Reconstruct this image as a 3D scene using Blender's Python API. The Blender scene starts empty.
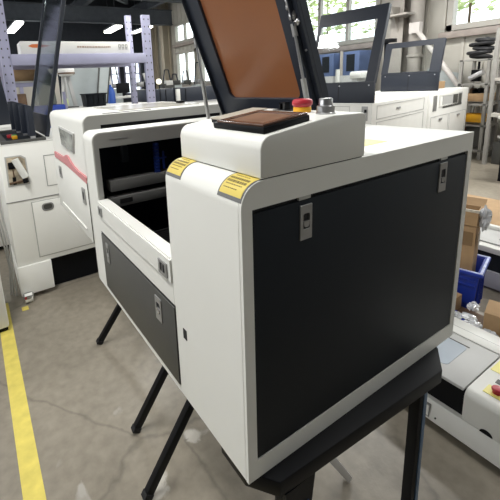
import bpy, bmesh, math, random
from mathutils import Vector, Matrix
random.seed(7)
S = bpy.context.scene
COL = S.collection
F = 0.75                      # the measuring origin lies this far above the floor
pi = math.pi

# ------------------------------------------------------------------ materials
def mat(name, col, rough=0.5, metal=0.0, noise=0.0, nscale=8.0, bump=0.0, bscale=60.0, emit=None, estr=0.0,
        trans=0.0, alpha=1.0, coat=0.0, spec=0.5, ior=1.45):
    m = bpy.data.materials.new(name); m.use_nodes = True
    nt = m.node_tree; b = nt.nodes['Principled BSDF']
    b.inputs['Roughness'].default_value = rough
    b.inputs['Metallic'].default_value = metal
    b.inputs['Specular IOR Level'].default_value = spec
    b.inputs['IOR'].default_value = ior
    b.inputs['Transmission Weight'].default_value = trans
    b.inputs['Coat Weight'].default_value = coat
    b.inputs['Alpha'].default_value = alpha
    tc = nt.nodes.new('ShaderNodeTexCoord')
    n = nt.nodes.new('ShaderNodeTexNoise'); n.inputs['Scale'].default_value = nscale; n.inputs['Detail'].default_value = 6
    nt.links.new(tc.outputs['Object'], n.inputs['Vector'])
    r = nt.nodes.new('ShaderNodeValToRGB')
    k = noise
    r.color_ramp.elements[0].position = .3; r.color_ramp.elements[1].position = .7
    r.color_ramp.elements[0].color = (*[c*(1-k) for c in col], 1)
    r.color_ramp.elements[1].color = (*[min(1, c*(1+k)) for c in col], 1)
    nt.links.new(n.outputs['Fac'], r.inputs['Fac'])
    nt.links.new(r.outputs['Color'], b.inputs['Base Color'])
    if bump:
        n2 = nt.nodes.new('ShaderNodeTexNoise'); n2.inputs['Scale'].default_value = bscale
        nt.links.new(tc.outputs['Object'], n2.inputs['Vector'])
        bp = nt.nodes.new('ShaderNodeBump'); bp.inputs['Strength'].default_value = bump; bp.inputs['Distance'].default_value = .002
        nt.links.new(n2.outputs['Fac'], bp.inputs['Height']); nt.links.new(bp.outputs['Normal'], b.inputs['Normal'])
    if emit:
        b.inputs['Emission Color'].default_value = (*emit, 1); b.inputs['Emission Strength'].default_value = estr
    return m

WHITE = mat('white_powder_coat', (.70, .70, .665), .42, noise=.01, bump=.12, bscale=500)
WHITE_LIT = mat('bright_white_paint', (.86, .86, .82), .45, noise=.01)  # white lifted to stand in for light falling on the tall cabinet
WHITE2 = mat('white_painted_steel', (.76, .755, .72), .45, noise=.03)
GREYM = mat('grey_powder_coat', (.43, .43, .41), .5, noise=.02)
DARK = mat('charcoal_panel', (.011, .0145, .0195), .6, noise=.05, spec=.25, bump=.1, bscale=500)
DARKG = mat('graphite_door', (.062, .062, .058), .5, noise=.03, bump=.1, bscale=500)
LIDM = mat('dark_blue_steel', (.016, .020, .030), .4, noise=.05)
LIDB = mat('slate_lid_steel', (.018, .023, .036), .45, noise=.05)
BLACK = mat('black_enamel', (.0045, .005, .0065), .5, noise=.08, spec=.18)
BLACKR = mat('black_rubber', (.012, .012, .013), .75)
GANT = mat('dull_rail_metal', (.16, .16, .155), .5)
WELL = mat('black_work_bed', (.004, .006, .010), .7, noise=.1, spec=.2)
STRUT = mat('satin_strut_grey', (.36, .36, .35), .4, .3)
STEEL = mat('brushed_steel', (.42, .42, .43), .28, .9, noise=.08, nscale=40)
ALU = mat('aluminium', (.55, .55, .57), .32, .85, noise=.05)
LATCH = mat('satin_latch_metal', (.33, .33, .33), .38, .55, noise=.04)
RED = mat('red_plastic', (.42, .028, .042), .35, noise=.03)
YEL = mat('yellow_plastic', (.75, .38, .02), .4)
LABY = mat('yellow_label_vinyl', (.62, .49, .11), .38, noise=.05)
LABY2 = mat('pale_yellow_label', (.80, .72, .22), .45)
INKB = mat('brown_ink', (.16, .12, .03), .5)
INK = mat('black_ink', (.03, .03, .03), .5)
LABG = mat('grey_label_border', (.10, .10, .10), .4)
PINK = mat('faded_red_stripe', (.52, .20, .21), .5)
BROWNSC = mat('brown_touch_screen', (.105, .052, .034), .22, noise=.15, nscale=25, coat=.3)
BROWNSC2 = mat('brown_screen_glow', (.19, .11, .075), .3, noise=.25, nscale=30)  # lighter mottled brown of the inner screen
BEIGE = mat('beige_protective_film', (.40, .36, .30), .4)
BLUEP = mat('blue_plastic', (.012, .035, .30), .38, noise=.08)
BLUED = mat('blue_cable_chain', (.015, .04, .24), .4)
CARD = mat('cardboard', (.36, .235, .125), .8, noise=.10, nscale=14, bump=.2, bscale=120)
CARDD = mat('brown_packing_tape', (.20, .125, .062), .35)
CARDL = mat('worn_cardboard_edge', (.75, .70, .60), .7, noise=.2, nscale=60)
FOIL = mat('crumpled_silver_wrap', (.75, .77, .80), .25, .4, noise=.2, nscale=60)
FILM = mat('cloudy_plastic_film', (.62, .64, .68), .25, noise=.25, nscale=25, alpha=.85)
LAV = mat('lavender_painted_steel', (.40, .40, .55), .5, noise=.04)
BLUW = mat('blue_machine_paint', (.10, .145, .28), .5, noise=.12, nscale=3)
LILAC = mat('lilac_grey_steel', (.42, .42, .46), .45)
LGREY = mat('light_grey_steel', (.47, .47, .46), .45, noise=.02)
PALEB = mat('pale_blue_window', (.50, .56, .63), .15, noise=.03, coat=.5)
PARTI = mat('grey_partition', (.42, .46, .46), .7, noise=.04)
CEIL = mat('dark_ceiling_sheet', (.026, .032, .044), .8, noise=.1)
BEAM = mat('grey_roof_beam', (.105, .118, .138), .7, noise=.1)
WALLM = mat('corrugated_wall_sheet', (.50, .48, .43), .6, noise=.05, nscale=2)
COLM = mat('dusty_column_paint', (.40, .37, .335), .65, noise=.12, nscale=4)
WFRAME = mat('window_frame_paint', (.46, .44, .40), .55, noise=.04)
SHELFM = mat('dull_shelf_steel', (.30, .29, .27), .5, .2, noise=.1)
SILLM = mat('sill_paint', (.36, .31, .28), .6, noise=.15, nscale=6)
BRACEM = mat('silver_brace', (.55, .55, .58), .4, .3)
BRACE = mat('pale_brace_paint', (.62, .58, .55), .5)
LEAF = mat('green_leaves', (.58, .74, .34), .6, noise=.5, nscale=1.5)
TRUNK = mat('bark', (.12, .08, .05), .9, noise=.3)
COIL = mat('black_cable_coil', (.012, .012, .014), .6)
BROWN = mat('brown_wood', (.13, .075, .04), .6, noise=.3)
ORANGE = mat('orange_logo_print', (.62, .17, .05), .5)
PRINT = mat('faded_print', (.42, .30, .24), .6)
LAMP = mat('lamp_diffuser', (1, 1, .97), .5, emit=(1, .98, .90), estr=14)
GLOW = mat('warm_globe', (1, 1, .9), .5, emit=(1, .97, .72), estr=2.2)
SKIN = mat('dusky_cloth', (.10, .08, .08), .8)

def glass_mat(name, tint, alpha, rough=.05):
    m = bpy.data.materials.new(name); m.use_nodes = True
    nt = m.node_tree
    for n in list(nt.nodes): nt.nodes.remove(n)
    o = nt.nodes.new('ShaderNodeOutputMaterial')
    t = nt.nodes.new('ShaderNodeBsdfTransparent'); t.inputs['Color'].default_value = (*tint, 1)
    g = nt.nodes.new('ShaderNodeBsdfGlossy'); g.inputs['Roughness'].default_value = rough; g.inputs['Color'].default_value = (.9, .92, .95, 1)
    x = nt.nodes.new('ShaderNodeMixShader'); x.inputs['Fac'].default_value = alpha
    nt.links.new(t.outputs[0], x.inputs[1]); nt.links.new(g.outputs[0], x.inputs[2]); nt.links.new(x.outputs[0], o.inputs['Surface'])
    return m
GLASS = glass_mat('clear_pane', (.95, .97, .97), .05)
ACRYL = glass_mat('clear_acrylic', (.66, .70, .70), .26, .10)

def amber_mat():
    m = bpy.data.materials.new('amber_acrylic'); m.use_nodes = True
    nt = m.node_tree; b = nt.nodes['Principled BSDF']
    tc = nt.nodes.new('ShaderNodeTexCoord')
    n = nt.nodes.new('ShaderNodeTexNoise'); n.inputs['Scale'].default_value = 3.0; n.inputs['Detail'].default_value = 3
    r = nt.nodes.new('ShaderNodeValToRGB')
    r.color_ramp.elements[0].position = .3; r.color_ramp.elements[1].position = .75
    r.color_ramp.elements[0].color = (.29, .145, .080, 1); r.color_ramp.elements[1].color = (.35, .165, .072, 1)
    nt.links.new(tc.outputs['Object'], n.inputs['Vector']); nt.links.new(n.outputs['Fac'], r.inputs['Fac'])
    nt.links.new(r.outputs['Color'], b.inputs['Base Color'])
    b.inputs['Roughness'].default_value = .28
    b.inputs['Coat Weight'].default_value = .6; b.inputs['Coat Roughness'].default_value = .25
    tl = nt.nodes.new('ShaderNodeBsdfTranslucent'); tl.inputs['Color'].default_value = (.48, .24, .11, 1)
    mx = nt.nodes.new('ShaderNodeMixShader'); mx.inputs['Fac'].default_value = .5
    out = nt.nodes['Material Output']
    nt.links.new(b.outputs[0], mx.inputs[1]); nt.links.new(tl.outputs[0], mx.inputs[2]); nt.links.new(mx.outputs[0], out.inputs['Surface'])
    return m
AMBER = amber_mat()

SCUFFS = ((.275, .715, .028), (.262, .735, .02), (.085, .645, .028), (.065, .60, .03))
def floor_mat():
    m = bpy.data.materials.new('worn_concrete_floor'); m.use_nodes = True
    nt = m.node_tree; b = nt.nodes['Principled BSDF']; L = nt.links
    tc = nt.nodes.new('ShaderNodeTexCoord')
    def noise(s, d=6, dist=0):
        n = nt.nodes.new('ShaderNodeTexNoise'); n.inputs['Scale'].default_value = s; n.inputs['Detail'].default_value = d
        n.inputs['Distortion'].default_value = dist; L.new(tc.outputs['Object'], n.inputs['Vector']); return n
    def ramp(src, p0, c0, p1, c1):
        r = nt.nodes.new('ShaderNodeValToRGB'); e = r.color_ramp.elements
        e[0].position = p0; e[1].position = p1; e[0].color = (*c0, 1); e[1].color = (*c1, 1); L.new(src, r.inputs['Fac']); return r
    a = ramp(noise(1.6, 8, .4).outputs['Fac'], .3, (.215, .190, .150), .72, (.315, .280, .225))
    c = ramp(noise(22, 8).outputs['Fac'], .3, (.80, .80, .80), .7, (1.06, 1.06, 1.06))
    mu = nt.nodes.new('ShaderNodeMix'); mu.data_type = 'RGBA'; mu.blend_type = 'MULTIPLY'; mu.inputs[0].default_value = 1
    L.new(a.outputs['Color'], mu.inputs[6]); L.new(c.outputs['Color'], mu.inputs[7])
    # chalky white scuffs
    s = ramp(noise(4.2, 10, 1.2).outputs['Fac'], .66, (0, 0, 0), .74, (.45, .45, .45))
    m2 = nt.nodes.new('ShaderNodeMix'); m2.data_type = 'RGBA'; L.new(s.outputs['Color'], m2.inputs[0])
    L.new(mu.outputs[2], m2.inputs[6]); m2.inputs[7].default_value = (.55, .53, .50, 1)
    last = m2.outputs[2]
    for sx, sy, sr in SCUFFS:
        dn = nt.nodes.new('ShaderNodeVectorMath'); dn.operation = 'DISTANCE'; L.new(tc.outputs['Object'], dn.inputs[0]); dn.inputs[1].default_value = (sx, sy, 0)
        nn = noise(26, 8, 1.0); mr = nt.nodes.new('ShaderNodeMath'); mr.operation = 'MULTIPLY_ADD'; mr.inputs[1].default_value = -sr*1.6; 
        L.new(nn.outputs['Fac'], mr.inputs[0]); L.new(dn.outputs['Value'], mr.inputs[2])
        rr = ramp(mr.outputs['Value'], 0.0, (.8, .8, .8), sr*.45, (0, 0, 0))
        mm = nt.nodes.new('ShaderNodeMix'); mm.data_type = 'RGBA'; L.new(rr.outputs['Color'], mm.inputs[0]); L.new(last, mm.inputs[6]); mm.inputs[7].default_value = (.56, .53, .48, 1); last = mm.outputs[2]
    # hairline cracks
    v = nt.nodes.new('ShaderNodeTexVoronoi'); v.feature = 'DISTANCE_TO_EDGE'; v.inputs['Scale'].default_value = .9
    nd = noise(3, 6); add = nt.nodes.new('ShaderNodeMix'); add.data_type = 'RGBA'; add.inputs[0].default_value = .16
    L.new(tc.outputs['Object'], add.inputs[6]); L.new(nd.outputs['Color'], add.inputs[7]); L.new(add.outputs[2], v.inputs['Vector'])
    cr = ramp(v.outputs['Distance'], .0, (.72, .72, .72), .008, (1, 1, 1))
    m3 = nt.nodes.new('ShaderNodeMix'); m3.data_type = 'RGBA'; m3.blend_type = 'MULTIPLY'; m3.inputs[0].default_value = 1
    L.new(last, m3.inputs[6]); L.new(cr.outputs['Color'], m3.inputs[7])
    L.new(m3.outputs[2], b.inputs['Base Color'])
    b.inputs['Roughness'].default_value = .38; b.inputs['Specular IOR Level'].default_value = .5
    bp = nt.nodes.new('ShaderNodeBump'); bp.inputs['Strength'].default_value = .15; bp.inputs['Distance'].default_value = .003
    L.new(noise(60).outputs['Fac'], bp.inputs['Height']); L.new(bp.outputs['Normal'], b.inputs['Normal'])
    return m
FLOORM = floor_mat()

def paint_mat():
    m = mat('worn_yellow_line', (.66, .55, .12), .6, noise=.12, nscale=18)
    return m
YLINE = paint_mat()

# ------------------------------------------------------------------ mesh builder
class MB:
    def __init__(s): s.bm = bmesh.new()
    def _add(s, vs, fs):
        v = [s.bm.verts.new(p) for p in vs]
        for f in fs:
            try: s.bm.faces.new([v[i] for i in f])
            except ValueError: pass
        return s
    def box(s, x0, y0, z0, x1, y1, z1):
        x0, x1 = sorted((x0, x1)); y0, y1 = sorted((y0, y1)); z0, z1 = sorted((z0, z1))
        return s._add([(x0,y0,z0),(x1,y0,z0),(x1,y1,z0),(x0,y1,z0),(x0,y0,z1),(x1,y0,z1),(x1,y1,z1),(x0,y1,z1)],
                      [(0,3,2,1),(4,5,6,7),(0,1,5,4),(1,2,6,5),(2,3,7,6),(3,0,4,7)])
    def hexa(s, P):   # eight corners: four of one end, four of the other
        return s._add(P, [(3,2,1,0),(4,5,6,7),(0,1,5,4),(1,2,6,5),(2,3,7,6),(3,0,4,7)])
    def prism(s, poly, axis, a, b):   # poly of 2D points; axis 'x': (y,z) 'y': (x,z) 'z': (x,y)
        def q(p, t):
            return {'x': (t, p[0], p[1]), 'y': (p[0], t, p[1]), 'z': (p[0], p[1], t)}[axis]
        n = len(poly)
        vs = [q(p, a) for p in poly] + [q(p, b) for p in poly]
        fs = [tuple(range(n)), tuple(range(2*n-1, n-1, -1))]
        for i in range(n): j = (i+1) % n; fs.append((i, i+n, j+n, j))
        s._add(vs, fs); return s
    def frame(s, outer, inner, axis, a, b):   # ring between two polys of equal count
        def q(p, t):
            return {'x': (t, p[0], p[1]), 'y': (p[0], t, p[1]), 'z': (p[0], p[1], t)}[axis]
        n = len(outer)
        vs = [q(p, a) for p in outer]+[q(p, a) for p in inner]+[q(p, b) for p in outer]+[q(p, b) for p in inner]
        fs = []
        for i in range(n):
            j = (i+1) % n
            fs += [(i, j, n+j, n+i), (2*n+i, 3*n+i, 3*n+j, 2*n+j), (i, 2*n+i, 2*n+j, j), (n+i, n+j, 3*n+j, 3*n+i)]
        return s._add(vs, fs)
    def tube(s, p, q, r, n=14, r2=None):
        p = Vector(p); q = Vector(q); d = (q-p).normalized(); r2 = r if r2 is None else r2
        u = d.cross(Vector((0,0,1)));  u = u if u.length > 1e-3 else d.cross(Vector((1,0,0)))
        u.normalize(); w = d.cross(u)
        A = [p+(u*math.cos(2*pi*i/n)+w*math.sin(2*pi*i/n))*r for i in range(n)]
        B = [q+(u*math.cos(2*pi*i/n)+w*math.sin(2*pi*i/n))*r2 for i in range(n)]
        fs = [tuple(range(n-1, -1, -1)), tuple(range(n, 2*n))]+[(i, (i+1) % n, n+(i+1) % n, n+i) for i in range(n)]
        return s._add(A+B, fs)
    def bar(s, p, q, w, h, up=(0,0,1)):   # rectangular bar
        p = Vector(p); q = Vector(q); d = (q-p).normalized(); up = Vector(up)
        u = d.cross(up)
        if u.length < 1e-3: u = d.cross(Vector((1,0,0)))
        u.normalize(); v = u.cross(d)
        c = [(-w/2,-h/2),(w/2,-h/2),(w/2,h/2),(-w/2,h/2)]
        return s.hexa([p+u*a+v*b for a, b in c]+[q+u*a+v*b for a, b in c])
    def lathe(s, prof, o, n=28):     # prof (r,z)
        o = Vector(o); vs = []; fs = []
        for r, z in prof:
            for i in range(n): vs.append(o+Vector((r*math.cos(2*pi*i/n), r*math.sin(2*pi*i/n), z)))
        for k in range(len(prof)-1):
            for i in range(n):
                j = (i+1) % n; fs.append((k*n+i, k*n+j, (k+1)*n+j, (k+1)*n+i))
        fs.append(tuple(range(n-1, -1, -1))); fs.append(tuple((len(prof)-1)*n+i for i in range(n)))
        return s._add(vs, fs)
    def sphere(s, c, r, seg=20, rings=12, sq=(1,1,1)):
        c = Vector(c)
        g = bmesh.ops.create_uvsphere(s.bm, u_segments=seg, v_segments=rings, radius=r)
        for v in g['verts']: v.co = Vector((v.co.x*sq[0], v.co.y*sq[1], v.co.z*sq[2]))+c
        return s
    def torus(s, c, R, r, n=28, m=8, sq=1.0, tilt=(0, 0)):
        c = Vector(c); vs = []; fs = []
        for i in range(n):
            a = 2*pi*i/n
            for j in range(m):
                b = 2*pi*j/m
                x = (R+r*math.cos(b))*math.cos(a); y = (R+r*math.cos(b))*math.sin(a)*sq
                vs.append(c+Vector((x, y, r*math.sin(b)+x*tilt[0]+y*tilt[1])))
        for i in range(n):
            for j in range(m):
                i2 = (i+1) % n; j2 = (j+1) % m
                fs.append((i*m+j, i2*m+j, i2*m+j2, i*m+j2))
        return s._add(vs, fs)
    def path(s, pts, r, n=8):
        for a, b in zip(pts, pts[1:]): s.tube(a, b, r, n)
        for p in pts[1:-1]: s.sphere(p, r, n, 6)
        return s
    def xf(s, M):
        bmesh.ops.transform(s.bm, matrix=M, verts=s.bm.verts); return s
    def build(s, name, m, parent=None, bevel=0.0, seg=2, smooth=False, local=False, ang=30):
        if not local: bmesh.ops.translate(s.bm, verts=s.bm.verts, vec=(0, 0, F))
        bmesh.ops.recalc_face_normals(s.bm, faces=s.bm.faces)
        if bevel:
            es = [e for e in s.bm.edges if len(e.link_faces) == 2 and e.calc_face_angle(0) > math.radians(ang)]
            bmesh.ops.bevel(s.bm, geom=es, offset=bevel, segments=seg, profile=.5, affect='EDGES', clamp_overlap=True)
        me = bpy.data.meshes.new(name); 
        if parent is not None and not local:
            M = WM(parent).inverted(); bmesh.ops.transform(s.bm, matrix=M, verts=s.bm.verts)
        s.bm.to_mesh(me); s.bm.free()
        o = bpy.data.objects.new(name, me); COL.objects.link(o)
        me.materials.append(m)
        if smooth or bevel:
            for p in me.polygons: p.use_smooth = True
            md = None
            try: me.set_sharp_from_angle(angle=math.radians(38))
            except Exception: pass
        if parent is not None: o.parent = parent
        return o

def WM(o):
    M = Matrix.LocRotScale(o.location, o.rotation_euler, o.scale)
    return (WM(o.parent) @ M) if o.parent else M

def thing(name, label, cat, loc, group=None, rz=0.0):
    o = bpy.data.objects.new(name, None); COL.objects.link(o)
    o.empty_display_size = .1
    o.location = (loc[0], loc[1], loc[2]+F); o.rotation_euler = (0, 0, rz)
    o['label'] = label; o['category'] = cat
    if group: o['group'] = group
    return o
def tag(o, label, cat, group=None, kind=None):
    o['label'] = label; o['category'] = cat
    if group: o['group'] = group
    if kind: o['kind'] = kind
    return o
def struct(o): o['kind'] = 'structure'; return o
def copy_tree(o, parent=None):
    c = o.copy(); COL.objects.link(c); c.parent = parent
    for ch in list(o.children): copy_tree(ch, c)
    return c
def rect(a, b, c, d): return [(a, b), (c, b), (c, d), (a, d)]
def rrect(x0, y0, x1, y1, r, n=6):
    P = []
    for cx, cy, a0 in ((x1-r, y0+r, -pi/2), (x1-r, y1-r, 0), (x0+r, y1-r, pi/2), (x0+r, y0+r, pi)):
        for i in range(n+1):
            a = a0+pi/2*i/n; P.append((cx+r*math.cos(a), cy+r*math.sin(a)))
    return P
def expand_rect(x0, y0, x1, y1, n=6):   # sharp rectangle with the vertex count of rrect
    P = []
    for c in ((x1, y0), (x1, y1), (x0, y1), (x0, y0)):
        P += [c]*(n+1)
    return P
def ringframe(mb, O, I, r, axis, a, b, n=6, ro=0.0005):
    mb.frame(rrect(*O, ro, n), rrect(*I, r, n), axis, a, b); return mb

# ================================================================== SETTING
XW = 7.0
struct(MB().box(-4.2, -4.2, -.80, XW, 16.1, -.75).build('floor', FLOORM))
CZ = 4.6
struct(MB().box(-4.2, -4.2, CZ, XW, 16.1, CZ+.1).build('ceiling', CEIL))
# right-hand window wall: corrugated sheet with openings
def corrugated(mb, y0, y1, z0, z1, x):
    y = y0
    while y < y1-1e-4:
        e = min(y+.30, y1)
        mb.box(x, y, z0, x+.08, e, z1)
        if e-y > .2: mb.box(x-.022, y+.03, z0, x, y+.075, z1)
        y = e
    return mb
wins = [(-4.0, -1.7, 1.27, 3.3), (-1.2, 1.0, 1.27, 3.3), (1.05, 3.17, 1.27, 3.3), (4.42, 6.7, 1.27, 3.3), (6.95, 9.2, 1.27, 3.3),
        (9.7, 11.2, .6, 1.85), (11.5, 13.0, .6, 1.85), (11.5, 13.0, 2.15, 2.9)]
w = MB()
cols_ = [(a, b, [(z0, z1)]) for a, b, z0, z1 in wins[:5]]+[(9.7, 11.2, [(.6, 1.85)]), (11.5, 13.0, [(.6, 1.85), (2.15, 2.9)])]
prev = -4.2
for a, b, hs_ in cols_:
    if a > prev: corrugated(w, prev, a, -.75, CZ, XW)
    z = -.75
    for z0, z1 in hs_: corrugated(w, a, b, z, z0, XW); z = z1
    corrugated(w, a, b, z, CZ, XW)
    prev = b
corrugated(w, prev, 16.1, -.75, CZ, XW)
struct(w.build('wall_right', WALLM))
for i, (a, b, SZ0, SZ1) in enumerate(wins):
    fr = MB()
    t = .09
    fr.box(XW-.05, a, SZ0, XW+.09, a+t, SZ1).box(XW-.05, b-t, SZ0, XW+.09, b, SZ1)
    fr.box(XW-.05, a, SZ0, XW+.09, b, SZ0+t).box(XW-.05, a, SZ1-t, XW+.09, b, SZ1)
    n = 2 if i != 3 else 3
    for k in range(1, n):
        y = a+(b-a)*k/n; fr.box(XW-.03, y-.035, SZ0, XW+.07, y+.035, SZ1)
    if i < 5: fr.box(XW-.03, a, SZ0+1.15, XW+.07, b, SZ0+1.2)
    fo = struct(fr.build('window_%d' % (i+1), WFRAME))
    MB().box(XW+.02, a+t, SZ0+t, XW+.028, b-t, SZ1-t).build('pane', GLASS, fo)
    MB().box(XW-.14, a-.08, SZ0-.13, XW+.04, b+.08, SZ0-.02).build('sill', SILLM, fo, bevel=.015)
# far wall with tall lit windows
w = MB()
fw = [(-.6, .9), (1.6, 3.0), (4.9, 5.7), (5.9, 6.7)]
YF = 16.0
prev = -4.2
for a, b in fw:
    w.box(prev, YF, -.75, a, YF+.1, CZ); w.box(a, YF, -.75, b, YF+.1, .3); w.box(a, YF, 1.9, b, YF+.1, CZ); prev = b
w.box(prev, YF, -.75, XW, YF+.1, CZ)
struct(w.build('wall_back', mat('dark_back_sheet', (.045, .052, .066), .8, noise=.1)))
for i, (a, b) in enumerate(fw):
    fr = MB(); t = .07
    fr.box(a, YF-.03, .3, a+t, YF+.08, 1.9).box(b-t, YF-.03, .3, b, YF+.08, 1.9).box(a, YF-.03, .3, b, YF+.08, .3+t).box(a, YF-.03, 1.9-t, b, YF+.08, 1.9)
    fr.box((a+b)/2-.03, YF-.03, .3, (a+b)/2+.03, YF+.08, 1.9).box(a, YF-.02, 1.2, b, YF+.08, 1.25)
    fo = struct(fr.build('window_%d' % (i+11), LAV))
    MB().box(a+t, YF+.02, .3+t, b-t, YF+.03, 1.9-t).build('pane', GLASS, fo)
# the unseen near side and the open loading side on the left (low wall, tall openings)
w = MB()
w.box(-4.3, -4.2, -.75, -4.2, 16.1, .75).box(-4.3, -4.2, 2.3, -4.2, 16.1, CZ)
w.box(-4.3, -4.2, .75, -4.2, .5, 2.3)
for y in (-4.2, -.6, 3.2, 7.0, 11, 15): w.box(-4.3, y, .75, -4.2, y+.9, 2.3)
struct(w.build('wall_left', mat('grey_block_wall', (.30, .30, .30), .8)))
struct(MB().box(-4.3, -4.3, -.75, XW+.1, -4.2, CZ).build('wall_front', mat('dim_painted_wall', (.46, .46, .45), .8)))
# roof beams
def ibeam(mb, p, q, w, h, t=.02):
    p = Vector(p); q = Vector(q)
    mb.bar(p+Vector((0,0,h/2)), q+Vector((0,0,h/2)), w, t).bar(p-Vector((0,0,h/2)), q-Vector((0,0,h/2)), w, t).bar(p, q, t, h-t)
    return mb
k = 1
for y in (5.6, 9.4, 13.2):
    m = MB(); ibeam(m, (-4.2, y, 3.16), (XW, y, 3.16), .26, .52); struct(m.build('trim_%d' % k, BEAM)); k += 1
for x in (-1.6, 1.0, 3.6, 6.0):
    m = MB(); ibeam(m, (x, 3, 3.60), (x, YF, 3.60), .16, .34); struct(m.build('trim_%d' % k, BEAM)); k += 1
for x0 in (.9, 3.2):      # slanted knee braces
    m = MB(); m.bar((x0, 9.4, 3.0), (x0+1.9, 13.0, 3.6), .12, .16); struct(m.build('trim_%d' % k, BEAM)); k += 1
# wall column (I section) with haunch, on the window wall
m = MB()
m.box(6.70, 3.78, -.75, 6.72, 4.02, 4.2).box(6.93, 3.78, -.75, 6.95, 4.02, 4.2).box(6.72, 3.89, -.75, 6.93, 3.91, 4.2)
m.prism([(6.72, 1.30), (6.45, 1.75), (6.45, 1.78), (6.93, 1.78), (6.93, 1.30)], 'y', 3.86, 3.88).box(6.40, 3.55, 1.60, 6.95, 4.04, 1.63)
struct(m.build('column_1', COLM))
m = MB().tube((6.78, 3.58, -.75), (6.78, 3.58, 4.2), .11, 20)
for z in (.9, 2.1): m.lathe([(.12, z-.03), (.135, z-.02), (.135, z+.02), (.11, z+.03)], (6.78, 3.58, 0), 20)
struct(m.build('column_2', COLM, smooth=True))
for j, y in enumerate((9.35, 13.4, 14.6)):
    m = MB(); m.box(6.6, y-.1, -.75, 6.63, y+.15, 4.2).box(6.9, y-.1, -.75, 6.93, y+.15, 4.2).box(6.63, y, -.75, 6.9, y+.03, 4.2)
    struct(m.build('column_%d' % (j+3), (COLM, mat('tan_column_paint', (.50, .44, .35), .6), mat('tan_column_paint', (.50, .44, .35), .6))[j]))
br = MB().tube((6.62, 3.50, 1.36), (6.62, 2.66, .25), .04, 16)
br.box(6.58, 3.42, 1.28, 6.68, 3.60, 1.46)
struct(br.build('trim_20', BRACE, smooth=True))
# painted line on the floor
struct(MB().prism([(-.345, -3), (-.275, -3), (-.275, 2.25), (-.345, 2.25)], 'z', -.75, -.7485).build('trim_30', YLINE))
struct(MB().prism([(-.205, 2.08), (-.165, 2.08), (-.165, 2.13), (-.205, 2.13)], 'z', -.75, -.7485).build('trim_31', YLINE))

# ================================================================== LATCHES / LABELS
def latch_y(parent, x0, x1, z0, z1, y=0.0):      # recessed pull latch on a face whose normal is -Y
    p = MB(); 
    ringframe(p, (x0, z0, x1, z1), (x0+.0065, z0+.017, x1-.0055, z1-.014), .003, 'y', y-.0022, y+.001)
    o = p.build('latch', LATCH, parent, bevel=.0004, seg=1)
    MB().box(x0+.004, y-.0002, z0+.014, x1-.004, y+.0008, z1-.012).build('recess', BLACKR, o)
    cx = (x0+x1)/2
    MB().prism([(cx-.006, z0+.030), (cx+.006, z0+.030)]+[(cx+.006*math.cos(a*pi/8), z0+.026-.006*math.sin(a*pi/8)) for a in range(9)], 'y', y-.003, y).build('push_tab', LATCH, o)
    return o
def latch_x(parent, y0, y1, z0, z1, x=0.0):      # the same on a face whose normal is -X
    p = MB(); ringframe(p, (y0, z0, y1, z1), (y0+.0065, z0+.017, y1-.0065, z1-.014), .003, 'x', x-.0022, x+.001)
    o = p.build('latch', LATCH, parent, bevel=.0004, seg=1)
    MB().box(x-.0002, y0+.004, z0+.014, x+.0008, y1-.004, z1-.012).build('recess', BLACKR, o)
    cy = (y0+y1)/2
    MB().prism([(cy-.007, z0+.030), (cy+.007, z0+.030)]+[(cy+.007*math.cos(a*pi/8), z0+.026-.007*math.sin(a*pi/8)) for a in range(9)], 'x', x-.003, x).build('push_tab', ALU, o)
    return o

def arc(cx, cz, r, a0, a1, n):
    return [(cx+r*math.cos(a0+(a1-a0)*i/n), cz+r*math.sin(a0+(a1-a0)*i/n)) for i in range(n+1)]

# ================================================================== MAIN ENGRAVER
D, L, H = .635, .811, .5
YC = .227                      # left side of the right-hand cabinet
YB = .705                      # inner side of the left-hand end block
ZL = .304                      # top of the front lip
eng = thing('laser_engraver', 'large white laser engraver in the middle with raised amber lid and charcoal side panel', 'machine', (.3, .4, 0))
R = .036
prof = [(0, 0), (D, 0), (D, H)]+arc(R, H-R, R, pi/2, pi, 10)
# cabinet: extruded profile; side face carries a recess for the panel
cab = MB().prism(prof, 'y', .006, YC)
cab.build('cabinet_body', WHITE, eng, bevel=.0012, seg=1)
# side frame around the dark panel (outline profile, rectangular hole)
inner = [(.019, .036), (.617, .036), (.617, .461), (.019, .461)]
sf = MB()
sf.prism([(0, 0), (D, 0), (D, .036), (0, .036)], 'y', 0, .006)
sf.prism([(0, .036), (.019, .036), (.019, .461), (0, .461)], 'y', 0, .006)
sf.prism([(.617, .036), (D, .036), (D, .461), (.617, .461)], 'y', 0, .006)
sf.prism([(0, .461), (D, .461), (D, H)]+arc(R, H-R, R, pi/2, pi, 10), 'y', 0, .006)
sf.build('side_frame', WHITE, eng)
MB().box(.019, .0052, .036, .617, .0062, .461).build('panel_gap', BLACKR, eng)
sp = MB().box(.0205, .0008, .0375, .6155, .0052, .4545).build('side_panel', DARK, eng, bevel=.0012, seg=2)
latch_y(sp, .1105, .1360, .391, .447, .0008); latch_y(sp, .505, .533, .389, .450, .0008)
for x in (.112, .512): MB().box(x-.003, .0006, .4555, x+.022, .0045, .4605).build('hinge_tab', GREYM, eng)
# left end block: shell with a rounded top front corner, open towards the work area
HB = .508
RB = .026
pb = [(0, 0), (D, 0), (D, HB)]+arc(RB, HB-RB, RB, pi/2, pi, 10)
MB().prism(pb, 'y', L-.008, L).build('end_wall', WHITE, eng, bevel=.001, seg=1)
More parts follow.
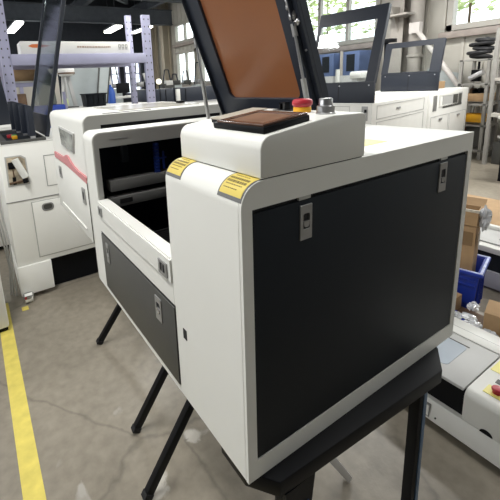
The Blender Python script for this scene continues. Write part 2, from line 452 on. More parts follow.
# outer skin (front, top) as a strip with thickness
outer = [(0, .0)]+[(0, HB-RB)]+arc(RB, HB-RB, RB, pi, pi/2, 10)+[(D, HB)]
tk = .008
innr = [(tk, .0), (tk, HB-RB)]+arc(RB, HB-RB, RB-tk, pi, pi/2, 10)+[(D, HB-tk)]
sk = MB()
for i in range(len(outer)-1):
    a, b, c, d = outer[i], outer[i+1], innr[i+1], innr[i]
    sk.hexa([(a[0], YB, a[1]), (b[0], YB, b[1]), (c[0], YB, c[1]), (d[0], YB, d[1]), (a[0], L-.004, a[1]), (b[0], L-.004, b[1]), (c[0], L-.004, c[1]), (d[0], L-.004, d[1])])
bmesh.ops.remove_doubles(sk.bm, verts=sk.bm.verts, dist=1e-5)
sk.build('end_cover', WHITE, eng, smooth=True)
# inner face of the end block with the cut-out
CX0, CZT = .0185, .462
ifc = MB()
ifc.prism([(tk*.5, .02), (CX0, .02), (CX0, CZT), (tk*.5, CZT)], 'y', YB-.001, YB+.003)
ifc.prism([(tk*.5, CZT), (D-.004, CZT), (D-.004, HB-.004)]+arc(RB, HB-RB, RB-.004, pi/2, pi, 10), 'y', YB-.001, YB+.003)
ifc.build('inner_face', GREYM, eng)
MB().box(.050, YB-.0022, .4835, .110, YB-.0008, .4850).build('trim_slot', ALU, eng)  # bright strip paints the light line along the slot
# front low wall with lip
fw_ = MB().prism([(0, 0), (.012, 0), (.012, ZL-.014), (.034, ZL-.014), (.034, ZL), (0.004, ZL), (0, ZL-.004)], 'x', 0, 1)
fw_.bm.free()
MB().prism([(.0, .0), (.020, .0), (.020, ZL-.012), (.030, ZL-.012), (.030, ZL), (.0, ZL)], 'y', YC, YB).build('front_wall', WHITE, eng)
# raised front band between the lip and the door
rail = MB().box(-.0035, YC+.001, .2520, .002, YB+.001, ZL-.0035).build('front_rail', WHITE, eng)
def small_catch(y0, y1, z0, z1):
    c = MB(); ringframe(c, (y0, z0, y1, z1), (y0+.008, z0+.006, y1-.008, z1-.005), .002, 'x', -.0065, -.003)
    c = c.build('catch', LATCH, rail)
    MB().box(-.0050, y0+.005, z0+.004, -.0037, y1-.005, z1-.004).build('recess', BLACKR, c)
    MB().box(-.0066, (y0+y1)/2-.0012, z0+.006, -.0048, (y0+y1)/2+.0012, z1-.006).build('divider', LATCH, c)
small_catch(.667, .700, .262, .289); small_catch(.240, .278, .257, .288)
# door on the front
MB().box(-.0006, .2225, .0165, .001, .709, .2035).build('door_gap', BLACKR, eng)
fd = MB().box(-.0028, .2245, .0175, .0005, .7075, .1985).build('front_door', DARKG, eng, bevel=.0012)
latch_x(fd, .640, .664, .121, .183, -.0028); latch_x(fd, .286, .316, .127, .184, -.0028)
MB().box(-.0008, .1815, .1490, .002, .1950, .1705).build('key_slot', BLACKR, eng)
# work well
wl = MB()
wl.box(.030, YC, .10, .50, YB, .108).box(.495, YC, .10, .503, YB, HB-.010)
wl.box(.016, YB+.003, .10, .55, L-.009, .108).box(.016, L-.0095, .10, .6, L-.008, .49).box(.030, YC-.0, .10, .5, YC+.004, .48)
wl.box(.0195, YC+.002, .10, .0225, YB, ZL-.016)
wl.box(.54, YB+.003, .1, .55, L-.009, .49)
wl.build('work_well', WELL, eng)
hb = MB()
for i in range(34): hb.box(.035, YC+.01+i*.0139, .150, .49, YC+.0125+i*.0139, .158)
hb.box(.032, YC+.006, .146, .492, YC+.012, .162).box(.032, YB-.012, .146, .492, YB-.006, .162)
hb.build('honeycomb_bed', BLACKR, eng)
# rails seen through the cut-out
g = MB().box(.046, .715, .318, .49, .76, .352).build('gantry_rail', GANT, eng, bevel=.002)
MB().box(.040, .708, .268, .49, .75, .300).build('lower_rail', GANT, g, bevel=.002)
MB().box(.068, .7065, .278, .110, .7085, .293).build('rail_slot', BLACKR, g)
MB().box(.10, .745, .40, .125, .78, .455).build('carriage', DARK, g, bevel=.003)
ch = MB()
for i in range(9): ch.box(.206, .722, .352+i*.0112, .222, .738, .3615+i*.0112)
ch.build('cable_chain', BLUED, eng, bevel=.001)
MB().tube((.24, .73, .36), (.24, .73, .42), .004, 8).tube((.226, .73, .398), (.25, .73, .398), .003, 8).build('air_hose', BLUED, eng, smooth=True)
# rear housing behind the lid
MB().box(.503, YC, .0, D, YB, H).build('rear_housing', WHITE, eng, bevel=.002)
MB().box(.012, .012, .0, .6, L-.01, .012).build('base_plate', GREYM, eng)

# ---- control console on top of the cabinet
pc = [(.0365, H+.0015)]
pc += arc(.0365+.020, .5415, .0200, pi, pi/2+.12, 10)
pc += [(.181, .5765), (.250, .5745)]+arc(.251, .5645, .010, pi/2, 0, 6)+[(.261, H+.003)]+[(.259, H+.0015)]
con = MB().prism(pc, 'y', .0005, YC-.001).build('control_console', WHITE, eng, bevel=.0022, seg=3, ang=40)
MB().box(.040, .003, H-.001, .257, YC-.004, H+.002).build('shadow_gap', BLACKR, con)
# ramp frame: helper transform onto the sloping top
p0 = Vector((.047, 0, .5618)); p1 = Vector((.181, 0, .5765)); dv = (p1-p0).normalized()
nv = Vector((-dv.z, 0, dv.x))
RM = Matrix(((dv.x, 0, nv.x, p0.x), (0, 1, 0, 0), (dv.z, 0, nv.z, p0.z), (0, 0, 0, 1)))
def ramp(mb): return mb.xf(RM)
tp = ramp(MB().box(.004, .010, -.001, .094, .134, .0085)).build('touch_panel', BLACK, con, bevel=.0012)
ramp(MB().frame(rect(.006, .013, .094, .125), rect(.016, .024, .084, .114), 'z', .0085, .0120)).build('screen_bezel', BROWNSC, tp, bevel=.0008)
ramp(MB().box(.016, .024, .0085, .084, .114, .0100)).build('screen', BROWNSC2, tp)
ramp(MB().box(.022, .128, .0085, .118, .168, .0105)).build('protective_film', BEIGE, tp)
ramp(MB().box(.030, .130, .0002, .100, .178, .0085)).build('gasket', BLACK, tp)
# stop button, usb, knob
def onto(x): return p0.z+(x-p0.x)*dv.z/dv.x if x < .181 else .5765-.002*(x-.181)/.069
xb, yb = .200, .081
zb = onto(xb)
es = MB().lathe([(.0140, 0), (.0150, .001), (.0150, .009), (.013, .011)], (xb, yb, zb), 32).build('stop_collar', YEL, con, smooth=True)
MB().lathe([(.0125, .0088), (.0145, .0105), (.0168, .0135), (.0172, .0170), (.0170, .0195), (.0155, .0220), (.0120, .0232), (.004, .0238)], (xb, yb, zb), 32).build('stop_button', RED, es, smooth=True)
xk, yk = .196, .028
zk = onto(xk)
kn = MB().lathe([(.0150, 0), (.0152, .002), (.0140, .003), (.0138, .0125), (.0128, .0135), (.0108, .0140), (.0104, .0232), (.0096, .0248), (.003, .0252)], (xk, yk, zk), 36).build('key_knob', STEEL, con, smooth=True)
xu, yu = .222, .150
zu = onto(xu)
us = MB().box(xu-.010, yu-.030, zu, xu+.012, yu+.018, zu+.002).build('port_plate', BLACK, con, bevel=.0008)
uf = MB().box(xu-.006, yu-.012, zu+.002, xu+.006, yu-.0095, zu+.0155).box(xu-.006, yu+.0015, zu+.002, xu+.006, yu+.004, zu+.0155).box(xu-.006, yu-.012, zu+.0135, xu+.006, yu+.004, zu+.0155).build('port_cover', BLACK, us)
MB().box(xu+.0005, yu-.0100, zu+.002, xu+.006, yu+.002, zu+.0135).build('port_socket', LATCH, us)

# ---- warning labels wrapping over the rounded front edge
def wrap_label(y0, y1, t0, t1, ybord=.003):
    # t: arc length measured from where the front face meets the curve
    def at(t, off):
        if t < 0: return (-off, H-R+t)
        if t < R*pi/2: a = pi-t/R; return (R+(R+off)*math.cos(a), H-R+(R+off)*math.sin(a))
        return (R+t-R*pi/2, H+off)
    def strip(a, b, ya, yb, off):
        m = MB(); n = 18; T = [a+(b-a)*i/n for i in range(n+1)]
        for i in range(n):
            A, B = at(T[i], off), at(T[i+1], off); C_, D_ = at(T[i+1], off-.0004), at(T[i], off-.0004)
            m.hexa([(A[0], ya, A[1]), (B[0], ya, B[1]), (C_[0], ya, C_[1]), (D_[0], ya, D_[1]), (A[0], yb, A[1]), (B[0], yb, B[1]), (C_[0], yb, C_[1]), (D_[0], yb, D_[1])])
        return m
    o = strip(t0, t1, y0, y1, .0005).build('warning_label', LABG, eng)
    strip(t0+.006, t1-.003, y0+ybord, y1-ybord, .0009).build('label_face', LABY, o)
    tx = MB(); Lr = t1-t0
    for fr_, hh, wa, wb in ((.30, .0016, .30, .90), (.42, .0016, .18, .92), (.53, .0042, .10, .94), (.66, .0042, .10, .94), (.80, .0016, .25, .85)):
        tc_ = t0+Lr*fr_
        yy = y0+ybord+(y1-y0-2*ybord)*wa; ye = y0+ybord+(y1-y0-2*ybord)*wb
        while yy < ye:
            q = random.uniform(.002, .005); A, B = at(tc_-hh/2, .0012), at(tc_+hh/2, .0012); C_, D_ = at(tc_+hh/2, .0008), at(tc_-hh/2, .0008)
            e = min(yy+q, ye)
            tx.hexa([(A[0], yy, A[1]), (B[0], yy, B[1]), (C_[0], yy, C_[1]), (D_[0], yy, D_[1]), (A[0], e, A[1]), (B[0], e, B[1]), (C_[0], e, C_[1]), (D_[0], e, D_[1])])
            yy = e+.0012
    tx.build('label_print', INKB, o)
wrap_label(.0015, .058, .010, .062); wrap_label(.170, .2255, .010, .062)
MB().box(.30, .060, H, .418, .105, H+.0006).build('top_label', LABY2, eng)

# ---- lid, hinged along the back of the well and leaning slightly forward
ly0, ly1 = .272, .732
hz = Vector((.503, 0, .515)); ld = Vector((-.38, 0, 1)).normalized(); ln = Vector((-ld.z, 0, ld.x))   # ln faces the front
LM = Matrix(((0, ld.x, ln.x, hz.x), (1, 0, 0, 0), (0, ld.z, ln.z, hz.z), (0, 0, 0, 1)))   # local (across, up, out)
LT = .53
lid = MB()
lid.frame(rrect(ly0, 0, ly1, LT, .001, 6), rrect(.336, .072, .648, LT-.05, .022, 6), 'z', .0, .010)
lid = lid.xf(LM).build('lid', LIDM, eng, bevel=.001, seg=1)
sd = MB()
for a, b in ((ly0, ly0+.003), (ly1-.003, ly1)): sd.box(a, 0, -.022, b, LT, .0)
sd.box(ly0, LT-.003, -.022, ly1, LT, 0).box(ly0, 0, -.022, ly1, .003, 0)
sd.box(ly1-.018, 0, .010, ly1-.014, LT, .022).box(ly0+.014, 0, .010, ly0+.018, LT, .022)
sd.xf(LM).build('lid_rim', LIDM, lid, bevel=.001, seg=1)
MB().prism(rrect(.330, .066, .654, LT-.046, .022, 6), 'z', -.004, -.0005).xf(LM).build('lid_window', AMBER, lid)
bl = MB()
for u, v in ((ly0+.006, .06), (ly0+.006, .20), (ly1-.008, .12), (ly1-.008, .33)):
    p = LM @ Vector((u, v, .010)); q = LM @ Vector((u, v, .0125)); bl.tube(p, q, .0028, 12)
bl.build('lid_screw', ALU, lid, smooth=True)
def lid_pt(u, v, o): return LM @ Vector((u, v, o))
def gas_strut(pa, pb, fr=.36):
    pa = Vector(pa); pb = Vector(pb); m = pa.lerp(pb, fr)
    o = MB().tube(pa, m, .0068, 16).build('gas_strut', STRUT, eng, smooth=True)
    MB().tube(m, pb, .0036, 12).build('strut_rod', STEEL, o, smooth=True)
    MB().tube(pb-(pb-pa).normalized()*.03, pb, .0068, 14).build('strut_head', LATCH, o, smooth=True)
    return o
gr = gas_strut((.440, .272, .504), lid_pt(.292, .268, .016), .50)
hg = MB()
for u, v, s in ((0, 0, .010), (.006, .022, .007), (-.010, -.016, .006)):
    c = lid_pt(.292+u, .285+v, .012); hg.sphere(c, s, 12, 8, (1, 1, 1.4))
hg.torus(lid_pt(.280, .27, .016), .006, .0018, 16, 6)
hg.path([lid_pt(.296, .29, .012), lid_pt(.292, .32, .02), lid_pt(.298, .35, .012), lid_pt(.294, .39, .02)], .003)
hg.build('strut_bracket', STEEL, gr, smooth=True)
gl = gas_strut((.437, .745, .5085), lid_pt(ly1+.014, .288, .002), .48)
MB().box(-.006, -.02, -.002, .012, .012, .02).xf(Matrix.Translation(lid_pt(ly1+.004, .290, 0))).build('strut_bracket', BLACK, gl, bevel=.002)

# ================================================================== STAND
def leg_parts(root, segs, m=BLACK, w=.030):
    for n, a, b, ww in segs:
        l = MB().bar(a, b, ww, ww*.8, up=(0, 1, 0)).build('leg', m, root, bevel=.002)
        d = (Vector(b)-Vector(a)).normalized()
        MB().bar(Vector(b)-d*.018, Vector(b)+d*.004, ww*1.12, ww*.95, up=(0, 1, 0)).build('foot_cap', BLACKR, l, bevel=.002)
st = thing('machine_stand', 'black folding steel stand with splayed legs under the large engraver in the middle', 'stand', (.3, .3, -F))
def octo(x0, y0, x1, y1, c): return [(x0+c, y0), (x1-c, y0), (x1, y0+c), (x1, y1-c), (x1-c, y1), (x0+c, y1), (x0, y1-c), (x0, y0+c)]
MB().prism([(.009, .022), (.045, -.024), (.500, -.044), (.565, -.002), (.565, .110), (.028, .110), (.009, .092)], 'z', -.034, -.002).build('end_beam', BLACK, st, bevel=.002)
MB().prism(octo(.08, .66, .56, .76, .02), 'z', -.034, -.002).build('end_beam', BLACK, st, bevel=.002)
for x in (.10, .46): MB().box(x, .11, -.032, x+.05, .71, -.004).build('side_rail', BLACK, st, bevel=.002)
leg_parts(st, [('a', (.487, -.006, -.034), (.487, -.004, -.744), .029),
               ('b', (.078, -.006, -.034), (.078, -.004, -.744), .034),
               ('c', (.535, .610, -.030), (.020, .600, -.737), .030),
               ('d', (.505, .775, -.030), (.086, .862, -.740), .030)])
lg = MB().prism([(.055, -.034), (.125, -.034), (.112, -.13), (.062, -.13)], 'y', -.026, -.018).build('gusset', BLACK, st)
MB().prism([(.080, -.085), (.108, -.080), (.104, -.12), (.090, -.12)], 'y', -.0285, -.0262).build('gusset_label', mat('dull_blue_sticker', (.03, .07, .16), .4), lg)
MB().box(.4885, -.0190, -.60, .5005, -.0165, -.06).build('leg_sleeve', mat('blue_leg_film', (.06, .12, .22), .35), st)
MB().bar((.178, .085, -.034), (.643, .272, -.742), .022, .022, up=(0, 1, 0)).build('cross_brace', BRACEM, st, bevel=.002)

# ================================================================== SECOND ENGRAVER (behind)
b2 = thing('laser_engraver', 'white laser engraver with faded red stripe and slanted side window, behind the middle machine', 'machine', (.35, 1.3, .04))
x0, x1, y0, y1, z0, z1 = .045, .69, 1.0, 1.64, .04, .540
R2 = .03
pf = [(x0, z0), (x1, z0), (x1, z1)]+arc(x0+R2, z1-R2, R2, pi/2, pi, 8)
MB().prism([(x0, z0), (x1, z0), (x1, .30), (x0, .30)], 'y', y0, y1).build('lower_body', WHITE, b2, bevel=.002)
up = MB()
up.prism([(x0+.006, .30), (x1, .30), (x1, z1)]+arc(x0+.006+R2, z1-R2, R2, pi/2, pi, 8), 'y', y0, y1)
up.build('upper_body', WHITE, b2, bevel=.001, seg=1)
gf = [(x0+.0115, .305), (x1-.003, .305), (x1-.003, z1-.002)]+arc(x0+.0115+R2-.005, z1-.002-R2+.005, R2-.005, pi/2, pi, 8)
MB().prism(gf, 'y', y0-.003, y0+.001).build('end_face', GREYM, b2)
MB().box(.118, y0-.0045, .38, .66, y0-.002, .502).build('end_opening', BLACK, b2)
MB().prism([(1.002, .285), (1.002, .310), (1.13, .314), (1.21, .323), (1.30, .350), (1.335, .352), (1.39, .335), (1.60, .335), (1.60, .306), (1.396, .306), (1.24, .299)], 'x', x0-.002, x0+.0065).build('red_stripe', PINK, b2)
# slanted window on the front; mottled pane colour paints dim reflections
wq = [(1.140, .466), (1.425, .476), (1.405, .388), (1.180, .378)]
wf = MB().prism(wq, 'x', x0+.001, x0+.0095).build('front_window', LGREY, b2)
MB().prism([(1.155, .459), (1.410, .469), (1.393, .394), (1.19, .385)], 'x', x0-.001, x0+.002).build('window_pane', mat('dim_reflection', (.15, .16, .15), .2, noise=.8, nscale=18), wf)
MB().box(x0+.2, y0+.12, z1-.001, x1-.06, y1-.12, z1+.003).build('lid_glass', mat('beige_lid_glass', (.48, .46, .40), .18, noise=.12, nscale=12), b2)
MB().box(x0+.56, y0+.26, z1, x0+.59, y0+.30, z1+.014).build('lid_stop', BLACK, b2, bevel=.002)
MB().box(x0+.10, y0+.03, z1, x0+.30, y0+.05, z1+.002).build('lid_slot', DARKG, b2)
# lower front details
def plate(y_, z_, dy, dz, xx): 
    o = MB(); ringframe(o, (y_-dy, z_-dz, y_+dy, z_+dz), (y_-dy*.5, z_-dz*.55, y_+dy*.5, z_+dz*.55), .002, 'x', xx-.004, xx+.001)
    o = o.build('latch', LATCH, b2); MB().box(xx-.0015, y_-dy*.6, z_-dz*.6, xx-.0005, y_+dy*.6, z_+dz*.6).build('recess', BLACKR, o)
plate(1.073, .222, .022, .032, x0); plate(1.50, .245, .022, .028, x0)
MB().box(x0-.004, y0+.09, .075, x0+.002, y1-.10, .080).build('ledge', WHITE2, b2)
MB().box(x0-.0015, y0+.001, z0+.004, x0+.001, y0+.006, .29).build('edge_gap', BLACKR, b2)
s2 = thing('machine_stand', 'black steel stand with splayed leg under the red-striped engraver', 'stand', (.4, 1.3, -F))
MB().box(.10, 1.02, .005, .66, 1.10, .038).build('end_beam', BLACK, s2, bevel=.002)
MB().box(.10, 1.50, .005, .66, 1.60, .038).build('end_beam', BLACK, s2, bevel=.002)
MB().box(.56, 1.10, .005, .62, 1.50, .038).build('side_rail', BLACK, s2, bevel=.002)
leg_parts(s2, [('a', (.57, 1.30, .01), (.122, 1.478, -.740), .030), ('b', (.20, 1.55, .01), (.62, 1.62, -.74), .03), ('c', (.6, 1.06, .01), (.62, 1.1, -.74), .03)])

# ================================================================== WHITE CABINET MACHINE (left)
c3 = thing('laser_cutter', 'tall white floor-standing laser cutter cabinet with a door and castor, beside the yellow floor line', 'machine', (.4, 2.8, -F))
YM = 2.22
X0, X1 = -.185, 1.25
Z3 = .315
MB().box(X0, YM, -.508, X1, 3.15, Z3).build('cabinet_body', WHITE_LIT, c3, bevel=.006)
MB().box(X0-.004, YM-.012, -.715, .028, YM+.45, -.508).build('base_box', WHITE_LIT, c3, bevel=.003)
MB().box(.9, YM-.012, -.715, X1, YM+.45, -.508).build('base_box', WHITE_LIT, c3, bevel=.003)
MB().box(.03, YM+.07, -.745, .9, YM+.09, -.508).build('kick_panel', BLACK, c3)  # black sheet stands in for the shade under the cabinet
MB().box(X0-.002, YM-.004, -.058, X1, YM+.002, -.053).build('body_seam', LATCH, c3)
# left opening with tube
ow = MB().prism([(-.160, .050), (-.155, .246), (-.060, .246), (-.032, .225), (-.028, .048)], 'y', YM-.003, YM+.001).build('service_window', LGREY, c3)
MB().prism([(-.150, .06), (-.146, .238), (-.066, .238), (-.040, .218), (-.036, .058)], 'y', YM-.0045, YM-.0025).build('interior', mat('dim_interior', (.40, .34, .25), .6, noise=.5, nscale=25), ow)
MB().box(-.142, YM-.014, .165, -.102, YM-.004, .208).box(-.128, YM-.012, .06, -.108, YM-.004, .11).build('laser_tube_holder', BLACK, ow, bevel=.003)
MB().tube((-.100, YM-.012, .225), (-.052, YM-.018, .10), .022, 16).build('laser_tube', WHITE, ow, smooth=True)
MB().tube((-.056, YM-.020, .09), (-.052, YM-.020, .066), .017, 16).build('tube_cap', BLACK, ow, smooth=True)
MB().tube((-.150, YM-.010, .072), (-.040, YM-.010, .080), .007, 10).tube((-.118, YM-.010, .16), (-.118, YM-.010, .11), .004, 8).build('tube_mount', BROWN, ow, smooth=True)
def outline(name, xa, za, xb, zb, root, th=.004, y=YM):
    MB().frame(rect(xa, za, xb, zb), rect(xa+th, za+th, xb-th, zb-th), 'y', y-.002, y+.001).build(name, LATCH, root)
outline('upper_panel', .075, .012, .36, .224, c3)
dr = MB().box(-.036, YM-.006, -.468, .330, YM+.001, -.082).build('door', WHITE_LIT, c3, bevel=.002)
MB().frame(rect(-.042, -.474, .336, -.076), rect(-.036, -.468, .330, -.082), 'y', YM-.001, YM+.001).build('door_gap', GREYM, c3)
hd = MB(); hd.frame(rrect(.020, -.152, .096, -.100, .022), rrect(.030, -.144, .086, -.108, .016), 'y', YM-.010, YM-.005); hd = hd.build('door_handle', LATCH, dr, bevel=.001)
MB().prism(rrect(.028, -.146, .088, -.106, .016), 'y', YM-.0075, YM-.0055).build('handle_recess', DARKG, hd)
for x, y in ((-.150, YM-.045), (1.15, YM-.045), (-.13, 2.60)):
    cs = MB().tube((x-.024, y, -.719), (x+.024, y, -.719), .031, 20).build('castor', WHITE_LIT, c3, smooth=True)
    MB().tube((x, y, -.712), (x, y, -.695), .034, 18).build('levelling_foot', LATCH, cs, smooth=True)
    MB().box(x-.026, y-.031, -.712, x+.01, y-.022, -.695).build('castor_badge', RED, cs)
MB().box(X0-.0, YM+.001, Z3, X1, YM+.02, Z3+.006).build('top_edge', WHITE, c3)
# black tray and upright lid sections on top
tr = MB().frame([( -.16, 2.26), (.115, 2.26), (.115, 3.12), (-.16, 3.12)], [(-.12, 2.31), (.10, 2.31), (.10, 3.08), (-.12, 3.08)], 'z', Z3, Z3+.022).build('work_tray', DARKG, c3, bevel=.003)
MB().box(-.12, 2.31, Z3-.001, .10, 3.08, Z3+.005).build('tray_floor', DARK, tr)
for i, (x, y, s, m) in enumerate(((-.075, 2.62, .02, RED), (-.055, 2.50, .018, YEL), (-.05, 2.58, .018, mat('green_part', (.10, .30, .08), .5)))):
    MB().box(x-s, y-s, Z3+.005, x+s, y+s, Z3+.03).build('loose_fitting', m, tr, bevel=.005)
fa, fb = (.050, 2.29), (.000, 2.95)
fl_ = MB().hexa([(fa[0], fa[1], Z3+.02), (fa[0]+.006, fa[1], Z3+.02), (fb[0]+.006, fb[1], Z3+.02), (fb[0], fb[1], Z3+.02), (fa[0]+.005, fa[1], .545), (fa[0]+.011, fa[1], .545), (fb[0]+.011, fb[1], .575), (fb[0]+.005, fb[1], .575)]).build('upright_flap', LIDB, c3)
for t in (0, .36, .72, 1.0):
    x = fa[0]+(fb[0]-fa[0])*t; y = fa[1]+(fb[1]-fa[1])*t
    MB().box(x-.030, y-.006, Z3+.022, x+.008, y+.006, .545+.03*t).build('flap_rib', LIDB, fl_, bevel=.002)
    MB().box(x-.028, y-.010, Z3+.022, x+.004, y-.006, Z3+.036).build('hinge', ALU, fl_)
# tilted glass lid
lb = Vector((.130, 2.30, .335)); lm = Vector((.25, 0, 1)).normalized()
def lp(v, y): return lb+lm*v+Vector((0, y, 0))
gl3 = MB(); T3 = 1.35; W3 = .84
gl3.bar(lp(0, .012), lp(T3, .012), .025, .030, up=(0, 1, 0)).bar(lp(0, W3), lp(T3, W3), .025, .025, up=(0, 1, 0))
gl3.bar(lp(T3, 0), lp(T3, W3), .025, .03).hexa([lp(0, 0), lp(.14, 0), lp(.14, 0)+Vector((.014, 0, 0)), lp(0, 0)+Vector((.014, 0, 0)), lp(0, W3), lp(.14, W3), lp(.14, W3)+Vector((.014, 0, 0)), lp(0, W3)+Vector((.014, 0, 0))])
g3 = gl3.build('glass_lid_frame', LIDM, c3, bevel=.002, seg=1)
MB().hexa([lp(.14, .02), lp(T3-.01, .02), lp(T3-.01, .02)+Vector((.006, 0, 0)), lp(.14, .02)+Vector((.006, 0, 0)), lp(.14, W3-.02), lp(T3-.01, W3-.02), lp(T3-.01, W3-.02)+Vector((.006, 0, 0)), lp(.14, W3-.02)+Vector((.006, 0, 0))]).build('lid_glass', ACRYL, g3)
# hoses hanging on the left flank
hs = MB()
for dx in (0, .02, .035):
    hs.path([(-.205-dx, 2.3+dx, .28), (-.225-dx, 2.28+dx, -.1), (-.205-dx, 2.27+dx, -.35), (-.212-dx*.5, 2.26+dx, -.52), (-.212-dx, 2.30+dx, -.742)], .0055)
tag(hs.build('hose', LGREY, smooth=True), 'pale hoses hanging down the left flank of the tall white cabinet', 'hose')
n9 = thing('laser_cutter', 'white laser cutter with dark raised lid cut by the left edge of the picture', 'machine', (-.6, 3.6, -F))
MB().box(-1.4, 3.2, -.70, .045, 3.95, .36).build('cabinet_body', WHITE2, n9, bevel=.01)
MB().box(-1.3, 3.3, -.75, -.0, 3.9, -.70).build('plinth', BLACK, n9)
MB().hexa([(-1.4, 3.42, .36), (.025, 3.42, .36), (.025, 3.46, .36), (-1.4, 3.46, .36), (-1.4, 3.42, 1.12), (-.05, 3.42, 1.12), (-.05, 3.46, 1.12), (-1.4, 3.46, 1.12)]).build('raised_lid', LIDM, n9, bevel=.005)
n8 = thing('laser_cutter', 'white machine panel with red dot at the far left edge beside the hoses', 'machine', (-.5, 2.0, -F))
MB().box(-.9, 1.90, -.72, -.292, 2.30, .02).build('cabinet_body', WHITE2, n8, bevel=.01)
MB().box(-.88, 1.92, -.75, -.30, 2.28, -.72).build('plinth', BLACK, n8)

# ================================================================== LOWER RIGHT ENGRAVER (on the floor)
c4 = thing('desktop_engraver', 'low white engraver with grey lid and red button on the floor at lower right', 'machine', (1.3, 0, -F))
ZT = -.512
MB().prism([(1.082, -.722), (1.52, -.722), (1.52, -.64), (1.099, -.640)], 'y', -.60, .46).build('base_body', WHITE2, c4, bevel=.004)
MB().box(1.10, -.58, -.75, 1.14, -.54, -.722).box(1.10, .38, -.75, 1.14, .42, -.722).box(1.46, -.58, -.75, 1.5, -.54, -.722).box(1.46, .38, -.75, 1.5, .42, -.722).build('rubber_feet', BLACKR, c4)
MB().box(1.118, .136, -.640, 1.36, .45, ZT-.010).build('front_window', BLACK, c4)
MB().prism([(1.10, ZT-.010), (1.400, ZT-.010), (1.400, ZT), (1.104, ZT)], 'y', .137, .45).build('lid', LGREY, c4, bevel=.003)
MB().prism(rrect(1.170, .228, 1.345, .44, .02), 'z', ZT, ZT+.0012).build('lid_window', PALEB, c4)
MB().prism([(1.347, .225), (1.352, .225), (1.352, .43), (1.347, .43)], 'z', ZT, ZT+.0016).build('window_gap', DARKG, c4)
pc4 = [(1.10, -.640), (1.52, -.640), (1.52, ZT)]+arc(1.10+.03, ZT-.03, .03, pi/2, pi, 8)
MB().prism(pc4, 'y', -.60, .133).build('control_side', WHITE, c4, bevel=.002)
MB().box(1.402, .134, -.64, 1.52, .45, ZT+.004).build('rear_strip', WHITE, c4, bevel=.004)
MB().box(1.452, -.58, ZT, 1.455, .44, ZT+.0045).build('rear_gap', LATCH, c4)
lb4 = MB().box(1.285, .010, ZT, 1.385, .126, ZT+.0015).build('yellow_label', LABY2, c4)
MB().box(1.225, .03, ZT, 1.250, .088, ZT+.002).build('display_bar', DARKG, c4)
eb = MB().box(1.145, .035, ZT, 1.195, .095, ZT+.003).build('stop_plate', LABY2, c4)
MB().lathe([(.014, 0), (.014, .008), (.017, .011), (.018, .016), (.015, .021), (.005, .023)], (1.172, .062, ZT+.003), 28).build('stop_button', RED, eb, smooth=True)
sm = MB().prism([(.055+.020*math.cos(t*pi/10), -.640+.018*math.sin(t*pi/10)) for t in range(11)], 'x', 1.0985, 1.101).build('finger_notch', BLACK, c4)
MB().frame(rect(.235, -.712, .305, -.658), rect(.2375, -.7095, .3025, -.6605), 'x', 1.0825, 1.0960).build('access_panel', LATCH, c4)
MB().tube((1.0835, .262, -.69), (1.0925, .262, -.69), .008, 14).tube((1.0830, .212, -.70), (1.0900, .212, -.70), .003, 10).build('panel_screw', DARKG, c4)

# ================================================================== MACHINE WITH CARDBOARD (right edge)
c5 = thing('desktop_engraver', 'dark blue and lilac engraver under cardboard at the right edge behind the blue bin', 'machine', (2.7, .3, -F))
MB().box(2.36, -.6, -.735, 3.32, 1.02, -.625).build('base_body', LILAC, c5, bevel=.004)
MB().box(2.375, -.6, -.625, 3.30, 1.02, -.505).build('front_band', DARK, c5, bevel=.003)
MB().box(2.36, -.6, -.505, 3.32, 1.02, -.468).build('lid_edge', WHITE, c5, bevel=.004)
MB().box(2.42, -.6, -.468, 2.66, 1.02, -.458).build('lid', LGREY, c5, bevel=.003)
MB().box(2.50, .38, -.458, 2.63, .56, -.455).build('lid_window', DARKG, c5)
MB().box(2.662, -.6, -.468, 2.70, 1.02, -.435).build('rear_strip', WHITE, c5, bevel=.004)
MB().box(2.40, -.5, -.75, 2.46, -.44, -.735).box(2.40, .9, -.75, 2.46, .96, -.735).box(3.2, .9, -.75, 3.26, .96, -.735).build('rubber_feet', BLACKR, c5)
cs5 = MB().box(2.705, -.55, -.467, 3.33, 1.30, -.442).build('cardboard_sheet', CARD, bevel=.003)
tag(cs5, 'flat brown cardboard sheet lying on the engraver behind the tall carton', 'cardboard')
cb = MB().path([(2.62, .50, -.432), (2.60, .56, -.40), (2.66, .60, -.36), (2.80, .55, -.33), (2.95, .46, -.36), (3.0, .36, -.435)], .008)
tag(cb.build('cable', BLACKR, smooth=True), 'black cable looped over the brown cardboard at the right edge', 'cable')

# ================================================================== BLUE BIN, CARTONS, WRAP
bn = thing('storage_bin', 'blue plastic bin standing on the floor between the white engraver and cartons', 'bin', (1.95, .5, -F))
BIN = [bn]
bt = -.395; bz = -.745
def taper(mb, x0, y0, x1, y1, z0, z1, d, t=.012):
    A = [(x0+d, y0+d, z0), (x1-d, y0+d, z0), (x1-d, y1-d, z0), (x0+d, y1-d, z0)]; B = [(x0, y0, z1), (x1, y0, z1), (x1, y1, z1), (x0, y1, z1)]
    C_ = [(x0+d+t, y0+d+t, z0+t), (x1-d-t, y0+d+t, z0+t), (x1-d-t, y1-d-t, z0+t), (x0+d+t, y1-d-t, z0+t)]; D_ = [(x0+t, y0+t, z1), (x1-t, y0+t, z1), (x1-t, y1-t, z1), (x0+t, y1-t, z1)]
    mb._add(A+B+C_+D_, [(3,2,1,0), (0,1,5,4), (1,2,6,5), (2,3,7,6), (3,0,4,7), (8,9,10,11), (8,12,13,9), (9,13,14,10), (10,14,15,11), (11,15,12,8), (4,5,13,12), (5,6,14,13), (6,7,15,14), (7,4,12,15)])
    return mb
taper(MB(), 1.80, .385, 2.03, .86, bz, bt, .022).build('bin_body', BLUEP, bn, bevel=.004)
